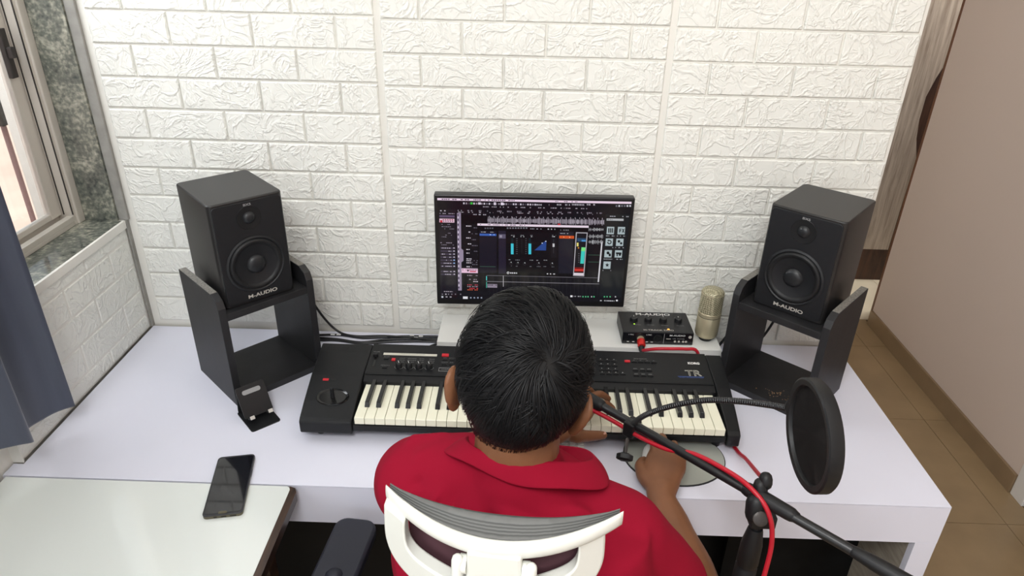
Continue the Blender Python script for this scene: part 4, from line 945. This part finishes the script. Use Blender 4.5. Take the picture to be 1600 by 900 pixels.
ph = thing('smartphone', 'dark smartphone lying across the gap between desk and side table', 'phone', (0.478, -0.640, 0.0004), math.radians(11.5))
MB().prism(rrect(.0385, .088, .008), 0, .0075, 'z').build('case', 'phone_rim', ph, 40, .0012)
MB().prism(rrect(.0388, .0883, .0085), .0062, .0092, 'z').build('bumper', 'phone', ph, 40, .0008)
MB().prism(rrect(.0362, .083, .006), .0092, .0096, 'z').build('screen', 'phone_glass', ph, 40)
MB().prism([(x, y - .0825) for x, y in rrect(.0085, .0032, .003)], .0096, .0101, 'z').build('home_button', 'phone_rim', ph, 40)
for x, w in ((-.014, .003), (0.002, .005), (.02, .006)): bx('port', (x - w, x + w, -.0885, -.0878, .0025, .0048), 'black_gloss', ph)
bx('side_key', (.0385, .0394, .02, .042, .003, .006), 'phone', ph, .0004)

hs_ = thing('phone_holder', 'small black metal phone holder beside the left speaker stand', 'phone stand', (0.4565, -0.4065, 0), math.radians(42))
MB().prism(rrect(.0355, .046, .006), 0, .0025, 'z').build('base_plate', 'black_plastic', hs_, 40)
def slab(name, y0, z0_, y1, z1, hx, th, m):
    d = Vector((0, y1 - y0, z1 - z0_)); L_ = d.length; a = math.atan2(d.z, d.y)
    o = MB().prism(rrect(hx, L_ / 2, .005), -th / 2, th / 2, 'z').build(name, m, hs_, 40); o.location = (0, (y0 + y1) / 2, (z0_ + z1) / 2); o.rotation_euler = (a, 0, 0); return o
slab('rear_support', .042, .003, .030, .070, .033, .0025, 'black_plastic')
fp = slab('front_plate', -.008, .014, .030, .080, .0345, .0025, 'black_plastic')
MB().prism([(x, y + .022) for x, y in rrect(.022, .0055, .005)], .0013, .0018, 'z').build('grey_pad', 'grey_print', fp, 40)
for x in (-.022, .022):
    bx('hook', (x - .006, x + .006, -.0415, -.038, -.001, .020), 'black_plastic', fp, .001)
    bx('hook_tip', (x - .0055, x + .0055, -.0420, -.0335, .018, .0215), 'silver_print', fp, .001)

# ------------------------------------------------------------------ office chair
CYAW = math.radians(-6)
ch = thing('office_chair', 'white office chair with grey mesh headrest behind the seated man', 'chair', (1.06, -1.095, -H), CYAW)
Z = lambda z: z + .42 + H
hr = ob('headrest', None, ch)
HB = lambda x: -.037 + .060 * (abs(x) / .148) ** 2.0      # back edge of the head rest seen from above
HF = lambda x: 0.000 + .026 * (abs(x) / .148) ** 2.2
xs_ = np.linspace(-.148, .148, 41)
cu_ = MB(); rings = []
for x in xs_:
    b, f = HB(x), HF(x); m_ = (b + f) / 2; th = max((f - b) / 2, .004); rg_ = []
    hh = .017 * (1 - .35 * (abs(x) / .148) ** 2)
    for k in range(20):
        a = 2 * PI * k / 20; ca_, sa_ = math.cos(a), math.sin(a)
        rg_.append((x, m_ + th * math.copysign(abs(ca_) ** .55, ca_), Z(-hh - .001 + hh * math.copysign(abs(sa_) ** .5, sa_) - .012 * (ca_ < 0) * (sa_ > .3))))
    rings.append(rg_)
cu_.loft(rings).build('mesh_pad', 'mesh_grey', hr, 60)
fm = MB(); rings = []
for x in np.linspace(-.152, .152, 45):       # top rail of the frame
    b = HB(x) - .001; t_ = abs(x) / .152; h2 = .013 * (1 - .15 * t_ ** 3); zc = -.020 + .010 * t_ ** 2; rg_ = []
    for k in range(12):
        a = 2 * PI * k / 12; rg_.append((x, b - .005 + .0075 * math.cos(a) * (1 - .5 * t_ ** 6), Z(zc + h2 * math.sin(a))))
    rings.append(rg_)
fm.loft(rings)
fm.build('top_rail', 'chair_white', hr, 60)
lw = MB()
HG = lambda x: -.040 + .050 * (abs(x) / .148) ** 2.0
for s in (-1, 1):
    oo = [(.141, -.016), (.143, -.045), (.143, -.075), (.136, -.098), (.121, -.114), (.098, -.126), (.06, -.142), (.0, -.152)]
    ii = [(.109, -.022), (.110, -.046), (.108, -.066), (.099, -.078), (.083, -.085), (.061, -.091), (.035, -.098), (.0, -.104)]
    O_ = spline([(x, 0, z) for x, z in oo], 1, 5)[0]; I_ = spline([(x, 0, z) for x, z in ii], 1, 5)[0]
    rings = []
    for o_, i_ in zip(O_, I_):
        xo_, xi_ = s * o_[0] - .010, s * i_[0] - .010
        rings.append([(xo_, HG(o_[0]) - .003, Z(o_[2])), (xi_, HG(i_[0]) - .003, Z(i_[2])), (xi_, HG(i_[0]) + .019, Z(i_[2] + .002)), (xo_, HG(o_[0]) + .019, Z(o_[2] + .002))])
    lw.loft(rings if s > 0 else [r[::-1] for r in rings])
lw.build('lower_frame', 'chair_white', hr, 50, .004, 3)
shm_ = MB(); n_ = 31
for z in (-.026, -.06, -.11):
    for x in np.linspace(-.125, .115, n_): shm_.v.append((x, HG(x) + .026, Z(z)))
for a in range(2):
    for i in range(n_ - 1): shm_.f.append((a * n_ + i, a * n_ + i + 1, (a + 1) * n_ + i + 1, (a + 1) * n_ + i)); shm_.m.append(0)
shm_.build('back_mesh', 'mesh_dark', hr, 80)
cb = MB()
cb.prism([(-.033, -.022), (.033, -.022), (.036, -.09), (.03, -.16), (-.03, -.16), (-.036, -.09)], -.052, -.034, 'y')
cb.v = [(x, y, Z(z)) for x, y, z in cb.v]
cb.build('centre_block', 'chair_white', hr, None, .004)
for s in (-1, 1):
    MB().tube([(s * .045, -.048, Z(-.040)), (s * .045, -.056, Z(-.09)), (s * .043, -.055, Z(-.16)), (s * .040, -.045, Z(-.22))], [.0075] * 4, 10, 5).build('hinge_arm', 'chair_white', hr, 50)
    MB().lathe([(.012, 0), (.012, .009)], 20, Matrix.Translation((s * .0385 - .0045, -.044, Z(-.050))) @ Matrix.Rotation(PI / 2, 4, 'Y')).build('hinge_pin', 'chair_white', hr, 40)
bk2 = MB(); rings = []
for z in np.linspace(.04, -.50, 12):
    t_ = (.04 - z) / .54; hw = .17 + .07 * math.sin(t_ * 2.4); rg_ = []
    for k in range(24):
        a = 2 * PI * k / 24; x = hw * math.copysign(abs(math.cos(a)) ** .6, math.cos(a)); y = .010 * math.copysign(abs(math.sin(a)) ** .6, math.sin(a))
        rg_.append((x, y - .035 + .10 * (x / .24) ** 2 + .035 * math.sin(t_ * PI), z + H))
    rings.append(rg_)
bk2.loft(rings).build('backrest', 'mesh_grey', ch, 60)
MB().tube([(0, -.075, Z(-.16)), (0, -.088, H + .10), (0, -.09, H - .2), (0, -.06, H - .38), (0, .10, H - .40)], [.026, .028, .030, .03, .03], 12, 6, up=(0, 1, 0), flat=.6).build('back_spine', 'chair_white', ch, 50)
MB().prism([(x, y + .22) for x, y in rrect(.25, .25, .08)], H - .36, H - .29, 'z').build('seat', 'chair_black', ch, 40, .02)
for s in (-1, 1):
    y0_, y1_ = (.10, .392) if s < 0 else (.08, .29)
    xo = -.352 if s < 0 else .31
    ar = MB().prism([(x + xo, y + (y0_ + y1_) / 2) for x, y in rrect(.044, (y1_ - y0_) / 2, .026, 7)], H - .075, H - .047, 'z').build('armrest', 'chair_black', ch, 40, .006)
    MB().tube([(xo, (y0_ + y1_) / 2, H - .06), (xo, (y0_ + y1_) / 2, H - .25), (xo * .7, .2, H - .36)], [.022, .025, .025], 10, 5).build('armrest_post', 'chair_black', ar, 50)
MB().lathe([(.03, .10), (.03, .3), (.05, .38)], 18, Matrix.Translation((0, .2, 0))).build('gas_lift', 'chair_black', ch, 40)
for k in range(5):
    a = 2 * PI * k / 5 + .3
    lg = MB().tube([(0, .2, .10), (.30 * math.cos(a), .2 + .30 * math.sin(a), .07)], [.028, .018], 10, 1).build('base_leg', 'chair_white', ch, 40)
    MB().lathe([(.026, -.012), (.026, .012)], 16, Matrix.Translation((.30 * math.cos(a), .2 + .30 * math.sin(a), .028)) @ Matrix.Rotation(PI / 2, 4, 'Y')).build('caster', 'rubber', lg, 40)

# ------------------------------------------------------------------ the man
HC = Vector((1.080, -.897, .464))
HM = Matrix.Translation(HC) @ Euler((math.radians(2), math.radians(9), math.radians(-4)), 'XYZ').to_matrix().to_4x4()
def hp(x, y, z): return HM @ Vector((x, y, z))
def gauss(d, c, s): return math.exp(-((d[0] - c[0]) ** 2 + (d[1] - c[1]) ** 2 + (d[2] - c[2]) ** 2) / (2 * s * s))
def head_pt(d):
    """surface of the bare head along unit direction d (x right, y face, z up)"""
    x, y, z = d
    r = 1 / math.sqrt((x / .079) ** 2 + (y / .098) ** 2 + (z / .118) ** 2)
    p = Vector((x * r, y * r, z * r))
    if z < 0:
        k = -z; p.x *= 1 - .22 * k * (.5 + .5 * max(y, 0) + .3 * max(-y, 0))
        if y > 0: p.y += .012 * k * y
    if y < 0 and z < -.2: p.y *= 1 - .20 * min(1, (-z - .2) / .6)
    n = Vector(d)
    for c_, s_, a_ in (((0, .95, -.22), .13, .016), ((0, .97, -.05), .10, .008), ((0, .96, -.33), .09, .013), ((.33, .93, .03), .12, -.009), ((-.33, .93, .03), .12, -.009),
                       ((0, .95, .17), .22, .005), ((0, .85, -.58), .13, .006), ((0, .78, -.8), .18, .008), ((.5, .8, -.25), .2, .004), ((-.5, .8, -.25), .2, .004)):
        p += n * a_ * gauss(d, c_, s_)
    return p
bm_ = MB()
vs = []; fs = []; NS, NR_ = 56, 40
for i in range(NR_ + 1):
    t_ = PI * i / NR_
    for k in range(NS):
        a = 2 * PI * k / NS; vs.append(HM @ head_pt((math.sin(t_) * math.cos(a), math.sin(t_) * math.sin(a), math.cos(t_))))
for i in range(NR_):
    for k in range(NS): fs.append((i * NS + k, (i + 1) * NS + k, (i + 1) * NS + (k + 1) % NS, i * NS + (k + 1) % NS))
bm_.add(vs, fs)
for s in (-1, 1):        # ears: thin shell with a rolled rim and a lobe
    em = HM @ Matrix.Translation((s * .0865, -.008, -.020)) @ Euler((math.radians(-6), math.radians(7 * s), math.radians(20 * s))).to_matrix().to_4x4()
    bm_.ell((s * .004, -.004, .002), (.0062, .0205, .0315), 16, 12, None); n_e = 17 * 13 - 0
    cnt = 16 * 13
    bm_.v[-cnt:] = [tuple(em @ Vector(v)) for v in bm_.v[-cnt:]]
    rim = [em @ Vector((s * x, y, z)) for x, y, z in ((.004, .012, .012), (.009, .010, .028), (.010, -.006, .034), (.010, -.020, .022), (.009, -.021, .002), (.007, -.014, -.018), (.005, -.004, -.031), (.003, .004, -.028))]
    bm_.tube(rim, [.0045, .0048, .005, .005, .0048, .0046, .0062, .005], 10, 5)
bm_.tube([(1.083, -.897, .44), (1.079, -.922, .395), (1.078, -.932, .33), (1.08, -.93, .27)], [.060, .063, .064, .066], 24, 6)
def torso(scale=1.0, zmax=.36):
    R_ = [(.352, .070, .070, 1.079, -.930), (.330, .115, .080, 1.083, -.932), (.300, .165, .098, 1.086, -.938), (.26, .195, .115, 1.089, -.945), (.18, .208, .128, 1.091, -.955), (.05, .195, .130, 1.086, -.940), (-.1, .178, .128, 1.08, -.92), (-.20, .185, .135, 1.08, -.905), (-.29, .19, .14, 1.08, -.89)]
    out = []
    ca_, sa_ = math.cos(math.radians(-8)), math.sin(math.radians(-8))
    for z, hw, hd, cx, cy in R_:
        rg_ = []
        for k in range(40):
            a = 2 * PI * k / 40; x = hw * scale * math.copysign(abs(math.cos(a)) ** .85, math.cos(a)); y = hd * scale * math.copysign(abs(math.sin(a)) ** .85, math.sin(a))
            rg_.append((cx + x * ca_ - y * sa_, cy + x * sa_ + y * ca_, z - (.05 * (abs(x) / .2) ** 2 if z > .29 else 0)))
        out.append(rg_)
    return out
bm_.loft(torso(.92))
SHL, ELL, WRL = (.925, -.885, .262), (.900, -.640, .085), (1.162, -.566, .112)
SHR, ELR, WRR = (1.246, -.925, .205), (1.432, -.868, -.035), (1.376, -.664, .036)
def mid(a, b, t): return tuple(a[i] * (1 - t) + b[i] * t for i in range(3))
bm_.tube([SHL, mid(SHL, ELL, .5), ELL], [.055, .05, .042], 16, 6)
bm_.tube([ELL, mid(ELL, WRL, .3), mid(ELL, WRL, .7), WRL, (1.185, -.535, .116)], [.042, .043, .033, .0265, .028], 16, 6, up=(0, 0, 1), flat=[1, 1, .9, .78, .7])
bm_.tube([SHR, mid(SHR, ELR, .5), ELR], [.055, .05, .044], 16, 6)
bm_.tube([ELR, mid(ELR, WRR, .3), mid(ELR, WRR, .7), WRR, (1.381, -.635, .043)], [.043, .045, .036, .029, .031], 16, 6, up=(0, 0, 1), flat=[1, 1, .9, .78, .7])
# hands: palm slab, four fingers, thumb
def hand(palm, fing, thumb, up):
    bm_.tube([p for p, r in palm], [r for p, r in palm], 18, 6, up=up, flat=[.62, .50, .46, .44][:len(palm)])
    for pts, r in fing: bm_.tube(pts, [r * 1.12, r * 1.05, r, r * .82][:len(pts)], 12, 6)
    bm_.tube(thumb[0], thumb[1], 12, 6)
hand([((1.377, -.655, .040), .031), ((1.384, -.622, .045), .038), ((1.395, -.588, .052), .044), ((1.404, -.560, .055), .041)],
     [([(1.372, -.585, .054), (1.377, -.552, .060), (1.3815, -.512, .052), (1.382, -.482, .037)], .0092),
      ([(1.394, -.585, .056), (1.400, -.547, .065), (1.404, -.504, .056), (1.405, -.470, .036)], .0094),
      ([(1.412, -.588, .054), (1.421, -.551, .062), (1.428, -.513, .048), (1.430, -.488, .024)], .0090),
      ([(1.426, -.595, .048), (1.4375, -.563, .054), (1.447, -.533, .040), (1.450, -.514, .018)], .0080)],
     ([(1.362, -.638, .040), (1.349, -.610, .039), (1.345, -.578, .036), (1.352, -.556, .030), (1.360, -.541, .024)], [.017, .0155, .012, .0112, .009]), (0, 0, 1))
hand([((1.170, -.556, .113), .029), ((1.187, -.530, .117), .036), ((1.203, -.502, .119), .041), ((1.216, -.480, .117), .038)],
     [([(1.222, -.515, .114), (1.240, -.492, .116), (1.273, -.460, .112), (1.296, -.440, .086)], .0090),
      ([(1.208, -.505, .118), (1.226, -.473, .122), (1.262, -.432, .118), (1.289, -.407, .088)], .0092),
      ([(1.195, -.500, .117), (1.206, -.460, .121), (1.238, -.414, .117), (1.259, -.391, .082)], .0088),
      ([(1.184, -.500, .112), (1.187, -.453, .114), (1.210, -.412, .110), (1.226, -.390, .081)], .0078)],
     ([(1.186, -.555, .108), (1.205, -.560, .102), (1.228, -.551, .094), (1.250, -.541, .088), (1.266, -.533, .083)], [.018, .0165, .0128, .0112, .0092]), (0, 0, 1))
for (x, y, z) in ((1.377, -.554, .064), (1.400, -.549, .0695), (1.421, -.553, .0665), (1.4375, -.565, .0580), (1.240, -.493, .1195), (1.226, -.475, .1265), (1.206, -.462, .1255), (1.187, -.455, .119)):
    bm_.ell((x, y, z), (.0096, .0108, .0085), 12, 8)
for a_, b_ in (((1.378, -.63, .058), (1.377, -.556, .066)), ((1.384, -.63, .060), (1.400, -.552, .072)), ((1.389, -.632, .059), (1.421, -.556, .069)), ((1.183, -.54, .131), (1.240, -.495, .123)), ((1.179, -.538, .133), (1.226, -.478, .129)), ((1.175, -.535, .132), (1.206, -.465, .128))):
    bm_.tube([a_, mid(a_, b_, .5), b_], [.0042, .0045, .005], 8, 3)
# hips, legs, feet (below the desk)
for s in (-1, 1):
    hx_ = 1.08 + s * .09
    bm_.tube([(hx_, -.89, -.235), (hx_ + s * .02, -.62, -.23), (hx_ + s * .03, -.44, -.25), (hx_ + s * .03, -.40, -.36), (hx_ + s * .03, -.42, -.55), (hx_ + s * .03, -.44, -.70)], [.085, .078, .060, .056, .052, .036], 14, 5)
    bm_.tube([(hx_ + s * .03, -.46, -.715), (hx_ + s * .035, -.38, -.720), (hx_ + s * .04, -.27, -.728)], [.034, .036, .024], 12, 5)
pm = remesh(bm_, 'person', 'skin', .0032, 4, .5)
man = tag(ob('person', pm), 'man with short black hair in a red polo shirt, seen from behind, playing', 'person')
# polo shirt
sm = MB(); sm.loft(torso(1.0)); sm.tube([(1.079, -.932, .25), (1.079, -.932, .335), (1.079, -.931, .352)], [.088, .078, .070], 30, 5)
sm.tube([SHL, mid(SHL, ELL, .30), mid(SHL, ELL, .62)], [.077, .070, .064], 22, 6)
sm.tube([SHR, mid(SHR, ELR, .30), mid(SHR, ELR, .60)], [.075, .068, .061], 22, 6)
sm.tube([(1.075, -.935, .315), (1.0, -.91, .302), SHL], [.062, .068, .076], 20, 6)
sm.tube([(1.085, -.94, .310), (1.17, -.935, .262), SHR], [.060, .066, .075], 20, 6)
shm = remesh(sm, 'polo_shirt', 'shirt', .0055, 14, .5)
co = np.zeros(len(shm.vertices) * 3); shm.vertices.foreach_get('co', co); co = co.reshape(-1, 3)
no = np.array([v.normal for v in shm.vertices])
def fold(a, b, width, amp, waves=1):
    """a soft crease ridge along the segment a-b"""
    global co
    a, b = np.array(a), np.array(b); d = b - a; L_ = np.linalg.norm(d); d /= L_
    t_ = (co - a) @ d; q_ = co - a - np.outer(t_, d); dist = np.linalg.norm(q_, axis=1)
    w = np.exp(-(dist / width) ** 2) * np.clip(np.minimum(t_ / L_ + .15, 1.15 - t_ / L_) * 4, 0, 1) * ((t_ > -.15 * L_) & (t_ < 1.15 * L_))
    co = co + no * (w * amp)[:, None]
for a, b, w, am in (((1.0, -.90, .345), (.93, -.91, .335), .010, .006), ((1.0, -.925, .34), (.925, -.945, .315), .009, -.005), ((.99, -.945, .335), (.94, -.985, .29), .009, .005), ((1.01, -.955, .335), (.97, -1.0, .29), .009, -.004),
                    ((.97, -.88, .345), (.91, -.87, .33), .010, .006), ((1.06, -1.01, .33), (1.16, -1.035, .285), .010, .005), ((1.10, -1.01, .325), (1.22, -1.02, .26), .010, -.004), ((1.03, -1.01, .33), (1.12, -1.05, .27), .009, -.004),
                    ((1.16, -1.0, .33), (1.22, -.98, .30), .010, .005), ((1.30, -.99, .24), (1.30, -1.02, .10), .004, -.003), ((1.19, -.985, .325), (1.27, -.985, .27), .010, -.004), ((.90, -.97, .25), (.93, -1.03, .16), .016, .005)):
    fold(a, b, w, am * 2.0)
shm.vertices.foreach_set('co', co.ravel()); shm.update()
shirt = ob('polo_shirt', shm, man)
# collar: folded strip round the neck
top = [(1.036, -.835, .318), (1.014, -.870, .350), (1.002, -.915, .380), (1.025, -.955, .394), (1.078, -.979, .398), (1.136, -.962, .383), (1.178, -.935, .361), (1.198, -.895, .335), (1.185, -.850, .312), (1.140, -.825, .295)]
bot = [(1.008, -.812, .295), (.978, -.862, .325), (.970, -.925, .362), (1.008, -.968, .380), (1.078, -1.004, .375), (1.150, -.997, .365), (1.208, -.955, .327), (1.222, -.905, .305), (1.205, -.835, .285), (1.150, -.800, .270)]
inn = [(1.040, -.838, .285), (1.026, -.870, .315), (1.018, -.912, .345), (1.033, -.948, .358), (1.078, -.970, .360), (1.128, -.955, .350), (1.158, -.930, .330), (1.165, -.892, .300), (1.145, -.852, .280), (1.115, -.838, .270)]
def sp3(p): return spline(p, 1.0, 8)[0]
tp_, bt_, in_ = sp3(top), sp3(bot), sp3(inn)
cl_ = MB(); n = len(tp_); rows = []
for t_, b_, i_ in zip(tp_, bt_, in_):
    up_ = np.array([0, 0, .006]); m1 = t_ * .45 + b_ * .55 + up_ * .3
    rows.append([i_, i_ * .3 + t_ * .7 , t_, t_ + (b_ - t_) * .06 + up_ * .3, t_ + (b_ - t_) * .22 + up_ * .4, m1, b_ * .85 + t_ * .15 + up_ * .12, b_])
for r_ in rows: cl_.v += [tuple(map(float, p)) for p in r_]
K = len(rows[0])
for a in range(n - 1):
    for b in range(K - 1): cl_.f.append((a * K + b, a * K + b + 1, (a + 1) * K + b + 1, (a + 1) * K + b)); cl_.m.append(0)
col_ = cl_.build('collar', 'shirt', shirt, 180); sd = col_.modifiers.new('s', 'SOLIDIFY'); sd.thickness = .0032; sd.offset = 0
sb_ = col_.modifiers.new('b', 'SUBSURF'); sb_.levels = 1; sb_.render_levels = 1
tr = MB()
for s in (-1, 1):
    hx_ = 1.08 + s * .09
    tr.tube([(hx_, -.89, -.235), (hx_ + s * .02, -.62, -.23), (hx_ + s * .03, -.44, -.25), (hx_ + s * .03, -.40, -.36), (hx_ + s * .03, -.42, -.55), (hx_ + s * .03, -.44, -.69)], [.100, .088, .072, .068, .066, .060], 16, 5)
tr.ell((1.08, -.90, -.22), (.20, .155, .12), 24, 14)
ob('trousers', remesh(tr, 'trousers', 'trouser', .009, 6), man)
# ring and nails
rgm = Matrix.Translation((1.4000, -.542, .0645)) @ Vector((.004, .04, -.012)).normalized().to_track_quat('Z', 'Y').to_matrix().to_4x4()
tor = MB()
for k in range(28):
    a = 2 * PI * k / 28
    for j in range(6):
        b = 2 * PI * j / 6; r_ = .0108 + .0011 * math.cos(b); tor.v.append(tuple(rgm @ Vector((r_ * math.cos(a), r_ * math.sin(a), .0014 * math.sin(b)))))
for k in range(28):
    for j in range(6): tor.f.append((k * 6 + j, ((k + 1) % 28) * 6 + j, ((k + 1) % 28) * 6 + (j + 1) % 6, k * 6 + (j + 1) % 6)); tor.m.append(0)
rgo = tor.build('finger_ring', 'gold', man, 60)
MB().ell((1.409, -.544, .0745), (.0042, .0045, .003), 12, 8).build('stone', 'gem', rgo, 60)
for c_, d_, r_ in (((1.265, -.534, .0905), (.016, .008, -.005), .0062), ((1.292, -.4435, .0945), (.022, .02, -.022), .0050), ((1.286, -.4095, .0965), (.026, .024, -.026), .0052)):
    q_ = Vector(d_).normalized().to_track_quat('Y', 'Z').to_matrix().to_4x4()
    MB().ell(c_, (r_, r_ * 1.35, .0016), 12, 8, q_.to_3x3()).build('fingernail', 'nail', man, 60)
for s in (-1, 1):
    ed = Vector((s * .33, .94, .03)).normalized(); ec = head_pt(ed) * .90
    e_ = MB().ell(HM @ ec, (.0108, .0108, .0108), 18, 12).build('eye', 'white_plastic', man, 60)
    MB().ell(HM @ (ec + Vector((s * .001, .0082, -.001))), (.0046, .0032, .0046), 14, 8, HM.to_3x3()).build('iris', 'black_gloss', e_, 60)
    MB().ell(HM @ (ec + Vector((0, -.0004, .0050))), (.0122, .0116, .0092), 18, 10, HM.to_3x3()).build('eyelid', 'skin', man, 60)
    MB().ell(HM @ (ec + Vector((0, -.0008, -.0064))), (.0122, .0108, .0068), 18, 10, HM.to_3x3()).build('eyelid', 'skin', man, 60)
    br = [HM @ (head_pt(Vector((s * x, .93, z)).normalized()) * 1.012) for x, z in ((.14, .185), (.28, .225), (.42, .215), (.52, .16))]
    MB().tube(br, [.0026, .0036, .0032, .0018], 8, 5).build('eyebrow', 'hair', man, 60)
for z, r_ in ((-.418, .0036), (-.462, .0044)):
    lp = [HM @ (head_pt(Vector((x, .93, z + .012 * (abs(x) / .2))).normalized()) * 1.004) for x in (-.22, -.11, 0, .11, .22)]
    MB().tube(lp, [.0018, r_, r_ * 1.05, r_, .0018], 8, 5).build('lip', 'lip', man, 60)
# hair: close under-layer plus modelled locks
WH = Vector((.20, -.52, .83)).normalized()
def hair_ok(d):
    x, y, z = d
    if y < -.35: zm = -1.05 + .12 * min(1, abs(x) / .8)
    elif y < .12: zm = -1.0 + (y + .35) / .47 * .85 if abs(x) < .5 else -.80 + (y + .35) / .47 * .72
    else: zm = -.08 + (y - .12) / .88 * .62
    return z - zm
def hair_base(d, off):
    p = head_pt(d); n = Vector(d); k = max(0, min(1, (d[2] + .35) / 1.0))
    vol = .003 + .013 * k + .010 * max(0, d[1]) * max(0, d[2]) + .006 * max(0, d[2])
    p = p + n * (vol + off); 
    return p
hb = MB(); vs = []; idx = {}; ok = []
for i in range(NR_ + 1):
    t_ = PI * i / NR_
    for k in range(NS):
        a = 2 * PI * k / NS; d = (math.sin(t_) * math.cos(a), math.sin(t_) * math.sin(a), math.cos(t_)); h_ = hair_ok(d)
        vs.append(HM @ hair_base(d, -.002 if h_ > .05 else -.006)); ok.append(h_ > -.02)
fs = []
for i in range(NR_):
    for k in range(NS):
        f = (i * NS + k, (i + 1) * NS + k, (i + 1) * NS + (k + 1) % NS, i * NS + (k + 1) % NS)
        if all(ok[j] for j in f): fs.append(f)
hb.add(vs, fs)
hair = hb.build('hair', 'scalp', man, 180)
lk = MB(); LV = []; LF = []
def strand(d0, L_, lift, w, wob, seg=5):
    d = Vector(d0).normalized(); pts = []; step = L_ / seg / .1
    for k in range(seg + 1):
        t_ = k / seg
        off = lift * math.sin(min(1, t_ * 1.25) * PI * .62) + .0005
        pts.append((hair_base(d, off), d.copy()))
        fl_ = (d * d.dot(WH) - WH); fl_ = fl_ - d * fl_.dot(d)
        if fl_.length < 1e-4: fl_ = Vector((0, 0, -1))
        fl_.normalize(); sw = d.cross(fl_)
        swirl = .55 * math.exp(-((1 - d.dot(WH)) / .55))
        # top sweeps towards the left, the sides and the nape fall down
        bias = Vector((-.55, .15, 0)) * max(0, d.z - .2) + Vector((0, -.15, -.8)) * max(0, .25 - d.z)
        g = fl_ + sw * swirl + bias * .8 + Vector(wob) * .35
        g = g - d * g.dot(d); g.normalize()
        d = (d + g * step).normalized()
    o = len(LV)
    for k, (p, dd) in enumerate(pts):
        t_ = k / seg; p2 = pts[min(k + 1, seg)][0]; p1 = pts[max(k - 1, 0)][0]; tg = (p2 - p1).normalized()
        s_ = tg.cross(dd).normalized(); ww = w * (1 - .85 * t_ ** 1.6) * (.6 + .4 * min(1, t_ * 4))
        for q_ in (p - s_ * ww, p + dd * ww * .7, p + s_ * ww): LV.append(tuple(HM @ q_))
    for k in range(seg):
        a = o + k * 3; LF.extend([(a, a + 1, a + 4, a + 3), (a + 1, a + 2, a + 5, a + 4)])
cnt = 0
def rnd_dir():
    d = rng.normal(size=3); return d / np.linalg.norm(d)
while cnt < 4200:        # close cover everywhere, short at the nape
    d = rnd_dir(); h_ = hair_ok(d)
    if h_ < 0.0: continue
    if d[1] > .45 and rng.random() < .6: continue
    k = max(0, min(1, (d[2] + .25) / .9)); edge_ = min(1, h_ / .25)
    L_ = (.010 + .034 * k * rng.uniform(.6, 1.1)) * (.5 + .5 * edge_)
    strand(d, L_, (.0010 + .0042 * k * rng.uniform(.2, 1)) * (.4 + .6 * edge_), rng.uniform(.0005, .0013) * (.7 + .7 * k), rng.normal(size=3) * (.35 + .4 * k))
    cnt += 1
cnt = 0
while cnt < 250:         # wavy locks over the crown and top
    d = rnd_dir(); h_ = hair_ok(d)
    if d[2] < .05 or h_ < .1: continue
    if d[1] > .5 and rng.random() < .4: continue
    k = max(0, min(1, d[2] + .1)); wob = rng.normal(size=3) * .95; L_ = .034 + .030 * k * rng.uniform(.5, 1.15); lf = .003 + .013 * k * rng.uniform(.2, 1.1)
    for _ in range(13):
        j = rng.normal(size=3) * .045
        strand(d + j, L_ * rng.uniform(.85, 1.1), lf * rng.uniform(.75, 1.05), rng.uniform(.0008, .0015), wob + rng.normal(size=3) * .06, 7)
    cnt += 1
for _ in range(12):      # looser curls at the upper right of the head
    d = np.array([rng.uniform(.45, .85), rng.uniform(-.05, .5), rng.uniform(.35, .8)]); d /= np.linalg.norm(d); wob = np.array([1.3, .2, .5]) + rng.normal(size=3) * .7; L_ = rng.uniform(.045, .07); lf = rng.uniform(.010, .024)
    for _ in range(9): strand(d + rng.normal(size=3) * .05, L_ * rng.uniform(.8, 1.1), lf * rng.uniform(.8, 1.1), rng.uniform(.0005, .0009), wob + rng.normal(size=3) * .15, 8)
lm = bpy.data.meshes.new('locks'); lm.from_pydata(LV, [], LF); lm.materials.append(M['hair']); lm.polygons.foreach_set('use_smooth', [True] * len(lm.polygons))
lo = ob('locks', lm, hair); lo['kind'] = 'stuff'

# ------------------------------------------------------------------ lift everything so that the floor is at z = 0
for o in S.objects:
    if o.parent is None: o.location.z += H
